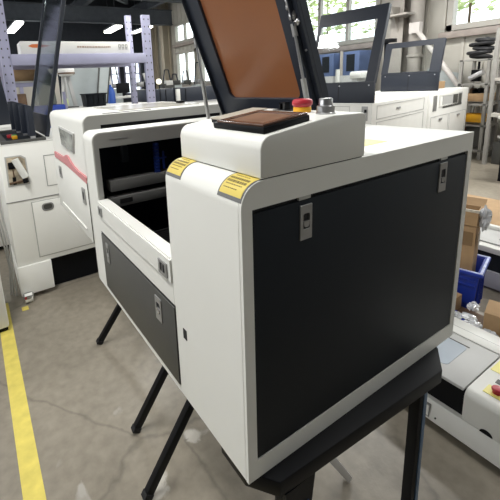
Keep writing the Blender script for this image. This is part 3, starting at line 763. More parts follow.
MB().frame(rect(1.785, .37, 2.045, .875), rect(1.808, .393, 2.022, .852), 'z', bt-.012, bt+.006).build('bin_rim', BLUEP, bn, bevel=.003)
MB().frame(rect(1.79, .374, 2.04, .87), rect(1.80, .384, 2.03, .86), 'z', bt+.006, bt+.009).build('rim_highlight', mat('worn_blue_edge', (.45, .50, .75), .3, noise=.3, nscale=40), bn)  # pale ring paints a highlight along the bin rim
rb = MB()
for i in range(4): rb.box(1.80+.05*i+.03, .383, -.62, 1.80+.05*i+.036, .40, bt-.012)
for z in (-.44, -.47): rb.box(1.794, .40, z, 1.806, .85, z+.006)
rb.build('bin_rib', BLUEP, bn)
ct = thing('carton', 'tall brown cardboard carton with open top standing inside the blue bin', 'box', (1.97, .54, -.73))
taper(MB(), 1.845, .425, 1.98, .700, -.728, -.088, .0, .006).build('carton_body', CARD, ct)
MB().box(1.8435, .435, -.27, 1.8455, .52, -.195).box(1.8435, .413, -.27, 1.90, .4155, -.195).build('packing_tape', CARDD, ct)
MB().hexa([(1.845, .42, -.088), (1.845, .70, -.088), (1.851, .70, -.088), (1.851, .42, -.088), (1.837, .42, -.072), (1.837, .70, -.070), (1.843, .70, -.070), (1.843, .42, -.072)]).build('torn_edge', CARDL, ct)
MB().hexa([(1.98, .415, -.088), (1.98, .70, -.088), (1.984, .70, -.088), (1.984, .415, -.088), (2.03, .415, -.06), (2.03, .70, -.06), (2.034, .70, -.062), (2.034, .415, -.062)]).build('top_flap', CARD, ct)
MB().box(1.8435, .50, -.375, 1.8455, .525, -.345).box(1.8435, .415, -.165, 1.8455, .70, -.158).build('carton_print', CARDD, ct)
RB_ = Matrix.Translation((1.80, .385, 0)) @ Matrix.Rotation(math.radians(14), 4, 'Z') @ Matrix.Translation((-1.80, -.385, 0))
for o_ in (bn, ct):
    M_ = RB_ @ WM(o_); o_.location = M_.to_translation(); o_.rotation_euler = (0, 0, math.radians(14))
# crumpled plastic film
def crumple(name, c, s, m, label, cat, seed, sq=(1, 1, 1), group=None):
    random.seed(seed); mb = MB(); bm = mb.bm
    bmesh.ops.create_icosphere(bm, subdivisions=3, radius=1)
    for v in bm.verts:
        k = 1+random.uniform(-.38, .28); v.co = Vector((v.co.x*s*sq[0]*k+c[0], v.co.y*s*sq[1]*k+c[1], v.co.z*s*sq[2]*k+c[2]))
    return tag(mb.build(name, m), label, cat, group)
crumple('plastic_film', (1.905, .430, -.128), .045, FILM, 'crumpled translucent plastic film draped over the corner of the tall carton', 'packaging', 3, (.8, .45, 1.4))
# things just behind the low engraver: scraps of wrap and two small cartons on a low platform
pl = thing('pallet', 'low wooden pallet behind the low white engraver, mostly covered by wrapping scraps', 'pallet', (1.66, .2, -F))
MB().box(1.545, -.55, -.60, 1.755, .60, -.58).build('deck', BROWN, pl, bevel=.003)
for y in (-.5, 0, .52): MB().box(1.55, y, -.75, 1.75, y+.06, -.60).build('bearer', BROWN, pl, bevel=.003)
s1 = tag(MB().box(1.62, .425, -.579, 1.735, .56, -.50).build('small_carton', CARD, bevel=.003), 'small brown carton against the blue bin, behind the low white engraver', 'box')
k2 = MB().box(-.07, -.13, 0, .07, .13, .115).xf(Matrix.Translation((1.69, .165, -.58+F)) @ Matrix.Rotation(.25, 4, 'Z')).build('small_carton', CARD, local=True, bevel=.003)
tag(k2, 'brown carton cut by the right edge, behind the low white engraver', 'box')
scr = [((1.60, .47, -.61), .026, FOIL, (1.2, 1.4, .6)), ((1.61, .40, -.605), .028, BLUEP, (.9, 2.0, .5)), ((1.60, .385, -.60), .022, FOIL, (1, 1.3, .8)), ((1.62, .345, -.60), .026, FOIL, (1.0, 1.4, .7)), ((1.70, .36, -.575), .022, FOIL, (1.4, 1, .9)), ((1.60, .30, -.605), .024, FOIL, (1, 1.3, .6)), ((1.585, .24, -.608), .022, FILM, (.9, 1.3, .7)), ((1.59, .53, -.605), .022, BLUEP, (.9, 1.6, .7))]
for i, (c, s, m, sq) in enumerate(scr):
    crumple('wrapping_scrap', (c[0], c[1], c[2]+.052), s, m, 'crumpled scrap of silver or blue wrapping beside the low engraver and small cartons', 'packaging', 20+i, sq, 'wrapping scraps behind the low engraver')

# ================================================================== RIGHT BACKGROUND MACHINES
def rot_about(x, y, a): return Matrix.Translation((x, y, 0)) @ Matrix.Rotation(a, 4, 'Z') @ Matrix.Translation((-x, -y, 0))
def big_machine(cx, cy, ang, ztop, lx, ly, label, lab2=True):
    r = thing('laser_cutter', label, 'machine', (cx, cy, -F), 'laser cutters in front of the window wall', ang)
    def B(mb, *a, **k): return mb.build(*a[:2], a[2], local=True, **k)
    zt = ztop+F
    o = MB().box(0, 0, .10, lx, ly, zt).build('cabinet_body', WHITE2, r, local=True, bevel=.008)
    MB().box(.03, .03, .0, lx-.03, ly-.03, .10).build('plinth', BLACK, r, local=True)
    return r, zt
r7, zt = big_machine(3.0, 1.83, math.radians(9), .355, 1.42, .80, 'white laser cutter with open dark lid frame, right behind the middle machine\'s console')
MB().frame(rect(.10, zt-.165, 1.30, zt-.03), rect(.106, zt-.159, 1.294, zt-.036), 'y', -.003, .001).build('upper_panel', LGREY, r7, local=True)
MB().frame(rect(.10, zt-.50, 1.30, zt-.19), rect(.106, zt-.494, 1.294, zt-.196), 'y', -.003, .001).build('lower_panel', LGREY, r7, local=True)
MB().box(.55, -.010, zt-.10, .63, 0, zt-.08).build('pull_handle', LATCH, r7, local=True)
MB().box(-.004, .04, zt-.17, .001, .10, zt-.03).build('switch_plate', LATCH, r7, local=True)
MB().box(-.012, .05, zt-.09, -.004, .07, zt-.06).build('switch', BLACK, r7, local=True)
MB().frame(rect(.22, zt-.09, .60, zt-.03), rect(.225, zt-.085, .595, zt-.035), 'x', -.003, .001).build('name_plate', LGREY, r7, local=True)
MB().box(.5, .2, zt, 1.0, .5, zt+.004).build('top_label', mat('cream_label', (.70, .66, .50), .5), r7, local=True)
def dark_lid(root, x0, y0, y1, zb, band, top, lean, win=(.05, .07, .10), m=LIDB):
    """dark raised lid along local Y: lower band plus leaning frame with a window"""
    b = MB().box(x0, y0, zb, x0+.03, y1, zb+band).build('lid_base', m, root, local=True, bevel=.003)
    d = Vector((lean, 0, 1)).normalized()
    M = Matrix(((0, d.x, -d.z, x0), (1, 0, 0, 0), (0, d.z, d.x, zb+band), (0, 0, 0, 1)))
    f = MB(); f.frame(rrect(y0, 0, y1, top, .004), rrect(y0+win[1], win[0]*.2, y1-win[0], top-win[2], .012), 'z', 0, .006)
    f.box(y0-.0, 0, -.045, y0+.004, top, 0).box(y1-.004, 0, -.045, y1, top, 0).box(y0, top-.004, -.045, y1, top, 0)
    f = f.xf(M).build('lid_frame', m, root, local=True)
    MB().box(y0+win[1]-.003, 0, -.003, y1-win[0]+.003, top-win[2]+.003, 0).xf(M).build('lid_glass', GLASS, f, local=True)
    sc = MB()
    for y in (y0+.05, (y0+y1)/2-.01, y1-.06): sc.tube((x0-.004, y, zb+band-.03), (x0, y, zb+band-.03), .007, 10)
    sc.build('lid_screw', ALU, b, local=True)
    MB().box(x0-.002, (y0+y1)/2-.002, zb, x0, (y0+y1)/2+.002, zb+band).build('lid_joint', BLACKR, b, local=True)
    return b
dark_lid(r7, .02, -.0, .72, zt, .20, .76, .34, win=(.03, .085, .14))
r6, zt = big_machine(4.74, 2.20, math.radians(7.5), .355, 1.42, 1.0, 'white laser cutter with slotted end panel and open dark lid, nearest the tool shelf')
MB().frame(rect(.30, zt-.21, 1.0, zt-.05), rect(.33, zt-.19, .97, zt-.07), 'y', -.006, .001).build('window_surround', WHITE, r6, local=True)
wn = MB().box(.42, -.003, zt-.235, 1.16, .001, zt-.05).build('end_window', LGREY, r6, local=True)
MB().box(.44, -.006, zt-.23, 1.14, -.002, zt-.20).box(.80, -.006, zt-.20, 1.12, -.002, zt-.07).build('window_shade', DARKG, wn, local=True)
MB().box(.10, -.004, zt-.25, .22, .001, zt-.05).build('latch_plate', LATCH, r6, local=True)
MB().frame(rect(.06, zt-.75, .68, zt-.32), rect(.068, zt-.742, .672, zt-.328), 'y', -.003, .001).build('left_door', LGREY, r6, local=True)
MB().frame(rect(.72, zt-.75, 1.36, zt-.32), rect(.728, zt-.742, 1.352, zt-.328), 'y', -.003, .001).build('right_door', LGREY, r6, local=True)
for x in (.38, 1.05): MB().box(x-.04, -.014, zt-.385, x+.04, 0, zt-.36).build('pull_handle', LATCH, r6, local=True)
dark_lid(r6, .22, -.0, .74, zt+.01, .24, .44, .28, win=(.09, .12, .075))

# boxes leaning behind the nearer cutters
crd = tag(MB().box(5.55, 2.60, .358, 5.9, 2.95, .46).build('carton', CARD, bevel=.004), 'flat brown carton on the cutter nearest the tool shelf, below the diagonal brace', 'box')
sheets = MB().hexa([(6.70, 2.84, -.75), (6.70, 3.40, -.75), (6.74, 3.40, -.75), (6.74, 2.84, -.75), (6.90, 2.84, .55), (6.90, 3.40, .66), (6.94, 3.40, .66), (6.94, 2.84, .55)])
tag(sheets.build('metal_sheet', PARTI), 'pale grey sheet leaning on the wall beneath the diagonal brace', 'sheet')

# ================================================================== BLUE MACHINES UNDER THE WINDOW
for i, (y, w_, lbl) in enumerate(((4.35, .42, 'small blue machine below the window, right of the grey upright, nearest the wall column'), (4.95, 1.05, 'wide blue machine panel below the window seen through the open dark lid'), (6.15, .65, 'blue machine panel below the window, left of the grey upright behind the raised amber lid'))):
    t = thing('blue_machine', lbl, 'machine', (6.5, y+w_/2, -F), 'blue machines under the window')
    MB().box(6.25, y, -.75, 6.8, y+w_, .62).build('pedestal', LGREY, t, bevel=.01)
    b = MB().box(6.28, y, .62, 6.8, y+w_, 1.08).build('machine_head', BLUW, t, bevel=.01)
    MB().box(6.27, y+.10, .70, 6.281, y+.28, 1.02).build('front_cover', DARK, b)
    MB().box(6.255, y+w_-.06, .58, 6.275, y+w_, 1.10).build('grey_upright', COLM, t)
tag(MB().box(6.05, 3.60, 1.14, 6.25, 3.86, 1.20).box(6.12, 3.70, -.75, 6.17, 3.75, 1.14).build('stand_top', BLACK, bevel=.004), 'dark narrow stand between the two open lids, in front of the wall column', 'stand')
tag(MB().tube((5.2, 3.98, -.75), (5.2, 3.98, .73), .035, 14).build('white_pole', WHITE, smooth=True), 'thin white pole standing behind the open dark lid', 'pole')
mj = thing('sewing_head', 'pale machine head on a table seen through the lower right of the tall open lid', 'machine', (5.5, 3.9, -F))
MB().box(5.50, 3.74, .56, 5.75, 3.98, .68).build('head', WHITE2, mj, bevel=.03)
MB().box(5.45, 3.7, .41, 5.85, 4.1, .44).build('table_top', LATCH, mj); MB().tube((5.65, 3.9, -.75), (5.65, 3.9, .41), .03).build('pedestal', BLACK, mj)
MB().box(5.55, 3.85, .44, 5.75, 3.95, .56).build('neck', LGREY, mj)

# ================================================================== TOOL SHELF (right)
rk = thing('storage_shelf', 'grey steel shelf holding cable coils and boxes below the right window', 'shelf', (6.5, 2.45, -F))
for x in (6.3, 6.7):
    for y, zt_ in ((2.42, .78), (2.78, .78)):
        MB().box(x-.02, y-.02, -.75, x+.02, y+.02, zt_).build('post', SHELFM, rk)
for z in (-.60, -.22, .10, .40, .76): MB().box(6.28, 2.38, z, 6.72, 2.80, z+.025).build('shelf_board', SHELFM, rk)
fr = thing('steel_rack', 'pale welded frame rack with tools hanging, cut by the right edge', 'rack', (6.1, 2.1, -F))
for x, y in ((6.0, 2.20), (6.0, 1.55), (6.5, 2.20), (6.5, 1.55)): MB().box(x-.022, y-.022, -.75, x+.022, y+.022, 1.14).build('post', SHELFM, fr)
MB().box(6.0, 1.55, 1.10, 6.04, 2.2, 1.14).box(6.46, 1.55, 1.10, 6.5, 2.2, 1.14).build('top_bar', SHELFM, fr)
MB().box(5.98, 1.5, .44, 6.5, 2.2, .48).build('shelf_board', COLM, fr); MB().box(5.98, 1.5, -.06, 6.5, 2.2, -.01).build('shelf_board', WFRAME, fr)
MB().box(6.0, 1.9, -.66, 6.5, 1.93, 1.1).build('middle_bar', COLM, fr)
for i in range(5):
    z = .787+i*.0605
    tag(MB().torus((6.46+random.uniform(-.03, .03), 2.60+random.uniform(-.03, .03), z+.024), .105+random.uniform(-.02, .03), .026, 28, 8, 1.0, (random.uniform(-.12, .12), random.uniform(-.12, .12))).torus((6.46, 2.60, z+.028), .07, .027, 20, 8).build('cable_coil', COIL, smooth=True),
        'black cable coil in the stack on top of the grey shelf', 'cable', 'black cable coils on the shelf')
tl = thing('power_tool', 'dark tool with silver tube lying on the upper board of the grey shelf', 'tool', (6.35, 2.5, .425))
MB().tube((6.36, 2.68, .475), (6.34, 2.50, .565), .038, 16).build('silver_tube', ALU, tl, smooth=True)
MB().box(6.38, 2.56, .426, 6.46, 2.68, .60).box(6.40, 2.58, .60, 6.43, 2.61, .72).build('tool_body', BLACK, tl, bevel=.01)
tag(MB().box(6.33, 2.43, .127, 6.66, 2.75, .245).build('parts_tray', CARD, bevel=.005), 'cardboard tray on the grey shelf below the silver tool', 'box')
for i in range(7):
    tag(MB().box(6.35+random.uniform(0, .2), 2.45+.042*i, .247, 6.42+random.uniform(.1, .2), 2.48+.042*i, .30+random.uniform(0, .05)).build('dark_part', random.choice([BROWN, BLACK, DARKG]), bevel=.006), 'small dark part in the cardboard tray on the grey shelf', 'part', 'dark parts in the cardboard tray')
for i in range(8):
    y = 2.44+.038*i
    tag(MB().tube((6.36+random.uniform(-.02, .1)+.26, y, -.19), (6.66, y+random.uniform(-.008, .008), .02+random.uniform(0, .05)), .012, 8).build('metal_rod', random.choice([LATCH, BLACK, WHITE2]), smooth=True), 'short rod standing behind the yellow bin on the grey shelf', 'rod', 'short rods on the grey shelf')
yb_ = taper(MB(), 6.33, 2.45, 6.58, 2.75, -.193, -.07, .01, .01).build('yellow_bin', YEL, bevel=.003); tag(yb_, 'yellow parts bin on the middle board of the grey shelf', 'bin')
tag(taper(MB(), 6.33, 2.46, 6.62, 2.65, -.573, -.24, .01, .01).build('dark_crate', DARKG, bevel=.004), 'dark crate on the lowest board of the grey shelf, under the yellow bin', 'crate')
tag(MB().box(6.33, 2.665, -.573, 6.6, 2.75, -.30).build('red_case', mat('dull_red', (.22, .07, .06), .6), bevel=.01), 'dull red case beside the dark crate on the lowest board of the grey shelf', 'case')
tag(MB().box(6.10, 1.96, -.75, 6.4, 2.16, -.43).build('dark_box', DARKG, bevel=.01), 'dark box on the floor inside the frame rack, under the red-tipped white cone', 'box')
rwc = thing('warning_cone', 'small white cone with red tip lying on the dark box in the frame rack', 'cone', (6.2, 2.1, -.43))
MB().tube((6.20, 2.15, -.36), (6.20, 2.06, -.385), .018, 14, .034).build('cone_body', WHITE, rwc, smooth=True)
MB().tube((6.20, 2.06, -.385), (6.20, 2.035, -.391), .034, 14, .038).build('cone_tip', RED, rwc, smooth=True)
tag(MB().box(6.56, 1.62, -.75, 6.9, 2.16, -.66).build('floor_tray', DARKG, bevel=.01), 'dark shallow tray on the floor behind the frame rack', 'tray')
for i in range(3):
    tag(MB().box(6.08, (1.58, 1.74, 1.95)[i], -.008, 6.36, (1.72, 1.89, 2.15)[i], .13+.02*i).build('tool_case', random.choice([DARKG, BROWN]), bevel=.01), 'dark tool case on the lower board of the frame rack', 'case', 'tool cases on the frame rack')
for i in range(3):
    tag(MB().box(6.08, (1.58, 1.74, 1.95)[i], .482, 6.3, (1.72, 1.88, 2.12)[i], .74+.04*i).build('hanging_part', random.choice([BLACK, STEEL]), bevel=.02), 'dark or silver part on the upper board of the frame rack', 'part', 'parts on the frame rack')
wk = thing('steel_table', 'table with a thin dark leg, cut by the right edge in front of the rack', 'table', (5.3, 1.2, -F))
MB().box(5.1, .4, .02, 5.7, 1.60, .05).build('table_top', WHITE2, wk)
for x, y in ((5.18, 1.53), (5.65, 1.53), (5.18, .45), (5.65, .45)): MB().box(x-.02, y-.02, -.75, x+.02, y+.02, .02).build('leg', BLACK, wk)

for o_ in bpy.data.objects:
    if o_.parent is None and 'label' in o_ and any(k_ in o_['label'] for k_ in ('grey steel shelf', 'on the grey shelf', 'of the grey shelf', 'coils on the shelf', 'cardboard tray on the grey')) and 'carton' not in o_.name:
        o_.location.y -= .20; o_.location.z -= .03 if o_.name.startswith('storage_shelf') else .02 if o_.name.startswith('cable_coil') else 0
    if o_.parent is None and 'label' in o_ and 'frame rack' in o_['label'] or o_.name.startswith('steel_rack'): o_.location.y -= .17
# ================================================================== LAVENDER RACK (left)
pr = thing('storage_rack', 'lavender painted steel rack spanning behind the white machines at left', 'rack', (.9, 4.3, -F))
def upright(x, y, z1, wd=.10, par=pr):
    mb = MB().box(x-wd/2, y, -.75, x+wd/2, y+.05, z1)
    n0 = len(mb.bm.faces); z = -.2
    while z < z1-.04:
        for dx in (-.028, .028): mb.box(x+dx-.006, y-.0012, z, x+dx+.006, y+.0005, z+.018)
        z += .085
    mb.bm.faces.ensure_lookup_table()
    for f in mb.bm.faces[n0:]: f.material_index = 1
    u = mb.build('upright', LAV, par); u.data.materials.append(DARKG)
upright(.105, 4.0, 1.85); upright(1.705, 4.0, 1.475); upright(.105, 4.75, 1.85, .07); upright(1.78, 4.75, 1.60, .08)
MB().box(.15, 3.99, .915, 1.66, 4.05, 1.030).build('shelf_beam', LAV, pr, bevel=.006)
MB().box(.15, 4.73, .915, 1.75, 4.78, 1.030).build('shelf_beam', LAV, pr, bevel=.006)
MB().box(.12, 4.02, 1.005, 1.74, 4.76, 1.022).build('shelf_deck', LGREY, pr)
MB().box(.15, 4.35, .70, .62, 4.40, .765).build('lower_beam', LAV, pr, bevel=.004)
MB().box(.12, 4.34, .745, .64, 4.76, .765).build('lower_deck', LGREY, pr)
lbx = thing('long_box', 'long white box with an orange logo lying on top of the lavender rack', 'box', (.9, 4.1, 1.03))
MB().box(.26, 4.03, 1.032, 1.485, 4.30, 1.165).build('box_body', WHITE2, lbx, bevel=.008)
MB().prism([(.335, 1.115), (.375, 1.133), (.43, 1.135), (.50, 1.128), (.56, 1.118), (.50, 1.104), (.43, 1.097), (.375, 1.099)], 'y', 4.027, 4.031).build('box_logo', ORANGE, lbx)
px_ = MB(); x = .85
while x < 1.24:
    q = random.uniform(.010, .028); px_.box(x, 4.027, 1.098, x+q, 4.031, 1.114); x += q+.006
px_.build('box_print', PRINT, lbx)
ic = MB()
for i in range(3):
    x = 1.335+.042*i; ic.frame(rect(x, 1.095, x+.028, 1.135), rect(x+.006, 1.102, x+.022, 1.128), 'y', 4.027, 4.031); ic.box(x, 4.027, 1.078, x+.028, 4.031, 1.087)
ic.build('handling_marks', LATCH, lbx)
tag(MB().box(.17, 4.40, .767, .50, 4.70, .895).build('carton', CARD, bevel=.004), 'brown carton on the lower deck of the lavender rack', 'box')

# ================================================================== LEFT BACKGROUND
pt = thing('partition_board', 'large pale grey partition board standing under the long white box', 'board', (1.4, 6, -F))
MB().box(1.18, 6.3, -.75, 1.76, 6.34, 1.15).build('board', PARTI, pt); MB().box(1.16, 6.28, -.75, 1.19, 6.36, 1.15).build('edge_post', LGREY, pt)
ln_ = MB().frame([(1.55, .38), (1.74, .38), (1.87, 1.06), (1.66, 1.06)], [(1.575, .40), (1.72, .40), (1.845, 1.04), (1.68, 1.04)], 'y', 5.9, 5.93)
lo = ln_.build('framed_panel', DARKG, bevel=.002); tag(lo, 'narrow grey framed panel leaning against the partition beside the blue cylinder', 'panel')
MB().prism([(1.575, .40), (1.72, .40), (1.845, 1.04), (1.68, 1.04)], 'y', 5.91, 5.92).build('panel_face', PARTI, lo)
ob = MB().box(1.52, 5.9, -.75, 1.76, 5.93, .38).build('panel_foot', PARTI, lo)
wb = thing('work_table', 'long white work table behind the red-striped engraver, under the partition', 'table', (1.5, 5.0, -F))
MB().box(.78, 4.85, .345, 2.1, 5.6, .385).build('table_top', WHITE2, wb, bevel=.004)
for x in (.84, 2.04):
    for y in (4.9, 5.5): MB().box(x-.03, y-.03, -.75, x+.03, y+.03, .345).build('leg', LGREY, wb)
cr = thing('crate', 'black plastic crate on the white work table below the leaning panel', 'crate', (1.3, 5.2, .385))
taper(MB(), 1.14, 5.0, 1.44, 5.28, .387, .565, .015, .008).build('crate_body', DARK, cr, bevel=.003)
MB().frame(rect(1.13, 4.99, 1.45, 5.29), rect(1.15, 5.01, 1.43, 5.27), 'z', .555, .572).build('crate_rim', DARK, cr)
cr2 = MB(); 
for i in range(4): cr2.box(1.165+.075*i, 4.995, .40, 1.172+.075*i, 5.003, .555)
cr2.build('crate_rib', BLACK, cr)
cyl = thing('gas_cylinder', 'blue gas cylinder standing behind the white table left of the bright windows', 'cylinder', (1.84, 5.9, -F))
MB().lathe([(.07, 0), (.075, .02), (.075, 1.30), (.055, 1.37), (.02, 1.41), (.02, 1.44)], (1.86, 6.05, -.75), 20).build('cylinder_body', mat('blue_cylinder_paint', (.03, .10, .42), .4), cyl, smooth=True)
MB().lathe([(.025, 0), (.025, .05), (.012, .06)], (1.86, 6.05, .69), 14).build('valve', WHITE2, cyl, smooth=True)
wd_ = tag(MB().hexa([(1.93, 6.1, -.75), (2.05, 6.1, -.75), (2.05, 6.14, -.75), (1.93, 6.14, -.75), (1.86, 6.3, 1.0), (1.95, 6.3, 1.0), (1.95, 6.34, 1.0), (1.86, 6.34, 1.0)]).build('leaning_board', WHITE), 'narrow white board leaning right of the blue gas cylinder', 'board')
fn = thing('robot_arm', 'white drum-headed machine arm with grey stalk left of the partition', 'machine', (.95, 5.3, -F))
MB().lathe([(.02, 0), (.10, .01), (.115, .05), (.115, .10), (.09, .13), (.03, .14)], (.98, 5.3, .83), 24).build('drum_head', WHITE2, fn, smooth=True)
MB().lathe([(.118, .0), (.118, .02)], (.98, 5.3, .865), 24).build('drum_band', BROWN, fn, smooth=True)
MB().bar((.99, 5.3, .84), (1.06, 5.3, .385), .05, .05).build('stalk', LGREY, fn); MB().bar((.93, 5.32, .86), (.88, 5.32, .385), .035, .035).build('stalk', WHITE, fn)
MB().box(.86, 5.2, .387, 1.08, 5.42, .40).build('base_plate', DARKG, fn)
tag(MB().tube((.80, 4.6, -.75), (.76, 4.6, .62), .05, 14, .02).build('wrapped_roll', LAV, smooth=True), 'pale lavender wrapped roll standing right of the tilted glass lid', 'roll')
gp = tag(MB().sphere((.86, 5.05, .47), .045, 12, 8, (1, 1, 1.5)).build('green_plant', LEAF, smooth=True), 'small green plant on the end of the white work table', 'plant')
bcl = tag(MB().box(.20, 4.2, -.75, .68, 4.34, .48).build('blue_cloth_bin', mat('blue_fabric', (.03, .07, .40), .7), bevel=.02), 'blue covered bin seen through the tilted glass lid at left', 'bin')
tag(MB().prism([(.40, .482), (.60, .482), (.58, .80), (.52, .93), (.44, .90), (.40, .75)], 'y', 4.24, 4.32).build('dark_sack', mat('grey_green_sack', (.15, .17, .15), .8), bevel=.02), 'grey green sack resting on the blue bin behind the glass lid', 'sack')
# pale room behind
pw = thing('office_partition', 'cream partition with lavender window mullions behind the lavender rack', 'partition', (.7, 7.5, -F))
MB().box(-.8, 7.5, -.75, 1.30, 7.55, 1.15).build('panel', mat('cream_panel', (.66, .62, .54), .6), pw)
for x in (.26, .60, 1.0): MB().box(x-.03, 7.46, .42, x+.03, 7.5, 1.1).build('mullion', LAV, pw)
MB().box(-.1, 7.455, .92, 1.28, 7.495, .97).build('transom', LAV, pw)
tag(MB().box(.42, 6.9, -.75, .60, 7.1, .62).build('brown_case', BROWN, bevel=.02), 'brown case standing before the cream partition', 'case')
# far workstations under the bright windows
for i, (x, y) in enumerate(((2.45, 7.0), (3.15, 7.2))):
    t = thing('workstation', ('white workstation cart with monitor below the bright windows, nearer the blue cylinder', 'white workstation cart with monitor below the bright windows, nearer the lavender upright')[i], 'workstation', (x, y, -F))
    MB().box(x-.3, y-.25, .42, x+.3, y+.25, .46).build('desk_top', WHITE2, t, bevel=.004)
    for dx in (-.26, .26): MB().box(x+dx-.02, y-.2, -.75, x+dx+.02, y+.2, .42).build('leg', LGREY, t)
    mo = MB().box(x-.14, y, .52, x+.14, y+.03, .72).build('monitor', BLACK, t, bevel=.004); MB().box(x-.02, y, .46, x+.02, y+.03, .52).build('monitor_foot', BLACK, mo)
    MB().box(x-.28, y-.2, .10, x+.28, y+.2, .30).build('drawer', PARTI, t)
# dark low machines across the middle distance
for i, (xa, xb, lbl) in enumerate(((2.20, 2.55, 'small dark machine hood just right of the lavender upright'), (2.66, 3.9, 'wide dark blue machine hood behind the left gas strut'))):
    t = thing('machine_hood', lbl, 'machine', ((xa+xb)/2, 5.2, -F))
    MB().box(xa, 5.0, -.75, xb, 5.8, .33).build('cabinet_body', WHITE2, t, bevel=.01)
    h = MB().box(xa, 5.0, .33, xb, 5.75, .575).build('hood', LIDB, t, bevel=.01)
    MB().box(xa+.1, 4.992, .35, xa+.11, 5.0, .56).box(xb-.15, 4.992, .35, xb-.14, 5.0, .56).build('hood_joint', BLACK, h)
    MB().box(xa, 4.985, .325, xb, 5.0, .345).build('hood_trim', ALU, h)
tag(MB().box(2.58, 4.95, .30, 2.64, 5.0, .56).box(2.58, 4.95, -.75, 2.64, 5.0, .30).build('white_post', WHITE, bevel=.004), 'short white post between the two dark machine hoods', 'post')
for i in range(8):
    x = 3.0+.42*i+random.uniform(-.03, .03); y = 8.6+random.uniform(-.3, .5)
    t = thing('machine_stand', 'grey machine frame in the crowded middle distance left of the amber lid', 'machine', (x, y, -F), 'grey frames in the middle distance')
    MB().box(x-.15, y-.15, -.75, x+.15, y+.15, .60+random.uniform(-.05, .1)).build('cabinet_body', random.choice([LIDB, LGREY, DARKG, PARTI]), t, bevel=.01)
    h = random.uniform(.9, 1.25)
    MB().bar((x-.13, y, .6), (x-.05, y, h), .025, .025).bar((x+.13, y, .6), (x+.06, y, h), .025, .025).bar((x-.05, y, h), (x+.06, y, h), .025, .025).build('raised_frame', LIDB, t)
    MB().box(x-.1, y-.16, .62, x+.1, y-.02, .74).build('top_unit', random.choice([WHITE2, LATCH, DARKG]), t, bevel=.01)
gb = thing('globe_lamp', 'small round glowing lamp on a stem behind the dark hood, left of the gas strut', 'lamp', (2.75, 5.9, -F))
MB().sphere((2.78, 6.0, .70), .05, 18, 12).build('globe', GLOW, gb, smooth=True); MB().tube((2.78, 6.0, -.75), (2.78, 6.0, .66), .012, 8).build('stem', BLACK, gb)
wc = tag(MB().hexa([(2.62, 6.1, .55), (2.72, 6.1, .55), (2.72, 6.14, .55), (2.62, 6.14, .55), (2.52, 6.1, .86), (2.70, 6.1, .90), (2.70, 6.14, .90), (2.52, 6.14, .86)]).box(2.62, 6.1, -.75, 2.7, 6.14, .55).build('white_board', WHITE), 'tilted white board beside the small globe lamp', 'board')

# ================================================================== CEILING LAMPS
def strip_lamp(a, b, w_, label):
    a = Vector(a); b = Vector(b); c = (a+b)/2
    t = thing('ceiling_lamp', label, 'lamp', (c.x, c.y, c.z), 'strip lamps under the roof')
    MB().bar(a+Vector((0, 0, .06)), b+Vector((0, 0, .06)), w_*1.3, .05).build('housing', BEAM, t)
    MB().bar(a, b, w_, .05).build('diffuser', LAMP, t)
    for q in (.2, .8):
        p = a.lerp(b, q); MB().tube(p+Vector((0, 0, .08)), (p.x, p.y, CZ), .008, 6).build('hanger', BEAM, t)
strip_lamp((1.233, 13.7, 2.6), (1.30, 11.7, 2.6), .20, 'bright strip lamp nearest the left corner, above the orange logo')
strip_lamp((4.39, 13.3, 2.6), (4.31, 11.9, 2.6), .24, 'bright strip lamp above the long white box, right of the corner lamp')
strip_lamp((5.39, 13.3, 2.6), (5.43, 11.8, 2.6), .12, 'thin strip lamp just behind the right lavender upright')

# ================================================================== OUTSIDE
random.seed(5)
def tree(x, y, h, lbl):
    t = thing('tree', lbl, 'tree', (x, y, -F), 'trees outside the windows')
    MB().tube((x, y, -F), (x, y, h*.6), .05, 10, .02).build('trunk', TRUNK, t, smooth=True)
    m = MB()
    for _ in range(900):
        a = random.uniform(0, 2*pi); r_ = 1.05*math.sqrt(random.random()); z = 1.9+(h-1.9)*random.random()**.8
        c = Vector((x+r_*math.cos(a)*.6, y+r_*math.sin(a), z)); s = random.uniform(.06, .13)
        u = Vector((random.uniform(-1, 1), random.uniform(-1, 1), random.uniform(-1, 1))).normalized(); v = u.cross(Vector((0, 0, 1))).normalized()
        w_ = u.cross(v)
        m._add([c-v*s, c+w_*s*.5, c+v*s, c-w_*s*.5], [(0, 1, 2, 3)])
    m.build('foliage', LEAF, t)
for x, y, h in ((10.5, 4.4, 5.2), (10.8, 8.9, 5.2), (11.0, 6.65, 5.6), (10.6, 2.1, 5.2), (11.5, 11.5, 5.2)):
    tree(x, y, h, 'green leafy tree outside the window wall')
struct(MB().box(7.2, -10, -.9, 40, 30, -.85).build('ground', mat('pale_yard', (.45, .45, .40), .9)))

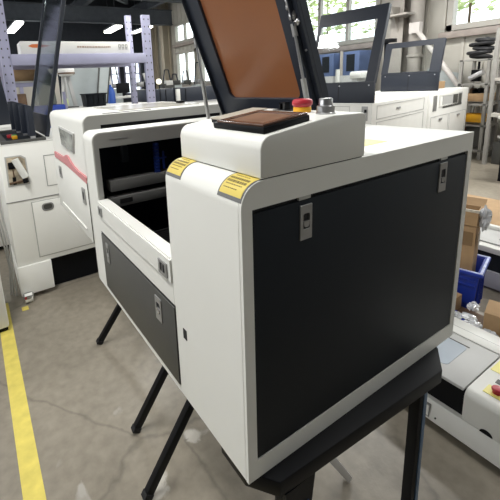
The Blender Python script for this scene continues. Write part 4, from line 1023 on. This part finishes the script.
# ================================================================== LIGHT
wd = bpy.data.worlds.new('World'); S.world = wd; wd.use_nodes = True
bg = wd.node_tree.nodes['Background']; bg.inputs[0].default_value = (.93, .97, 1.0, 1); bg.inputs[1].default_value = 3.2
def area(name, loc, rot, sx, sy, p, col=(1, 1, 1)):
    l = bpy.data.lights.new(name, 'AREA'); l.shape = 'RECTANGLE'; l.size = sx; l.size_y = sy; l.energy = p; l.color = col
    o = bpy.data.objects.new(name, l); COL.objects.link(o); o.location = loc; o.rotation_euler = rot; return o
# daylight pouring in through the openings of the left wall
for i, y in enumerate((2.0, 5.2, 9.2)):
    area('daylight_left', (-4.15, y, 2.27), (0, -pi/2-.0, 0), 1.5, 2.8, (22, 32, 44, 0)[i], (1, .99, .95))
# overhead fill lights, added out of view to brighten machines and floor
for x, y, p in ((1.35, -.75, 23), (5.3, .8, 125), (-.75, .75, 70), (-1.2, 3.6, 20), (3.6, 2.2, 62), (1.5, 4.0, 60), (5.2, 4.0, 60), (2.5, 7.0, 30), (4.5, 8.5, 30)):
    area('roof_lamp', (x, y, F+2.3), (0, 0, 0), .3, 1.6, p, (1, .99, .955))
# ================================================================== CAMERA
cam = bpy.data.cameras.new('Camera'); co = bpy.data.objects.new('Camera', cam); COL.objects.link(co)
Rr = [[0.8574649402922699, -0.5116003524366736, -0.054945023034330465], [-0.15583160002253313, -0.15643316889194553, -0.975317987173845], [0.490377801907865, 0.8448631504907126, -0.21385945931596118]]
X_ = Vector(Rr[0]); Y_ = -Vector(Rr[1]); Z_ = -Vector(Rr[2])
M = Matrix(((X_.x, Y_.x, Z_.x, 0), (X_.y, Y_.y, Z_.y, 0), (X_.z, Y_.z, Z_.z, 0), (0, 0, 0, 1)))
co.matrix_world = Matrix.Translation((-0.29017623, -0.37885966, 0.6354107+F)) @ M
cam.sensor_fit = 'HORIZONTAL'; cam.sensor_width = 36; cam.lens = 371.702/500*36
cam.shift_x = .113793; cam.shift_y = -.170474
cam.clip_start = .01; cam.clip_end = 200
cam.dof.use_dof = False
S.camera = co
S.view_settings.view_transform = 'Standard'; S.view_settings.look = 'None'; S.view_settings.exposure = 0.0; S.view_settings.gamma = 1
try: S.view_settings.use_curve_mapping = False
except Exception: pass
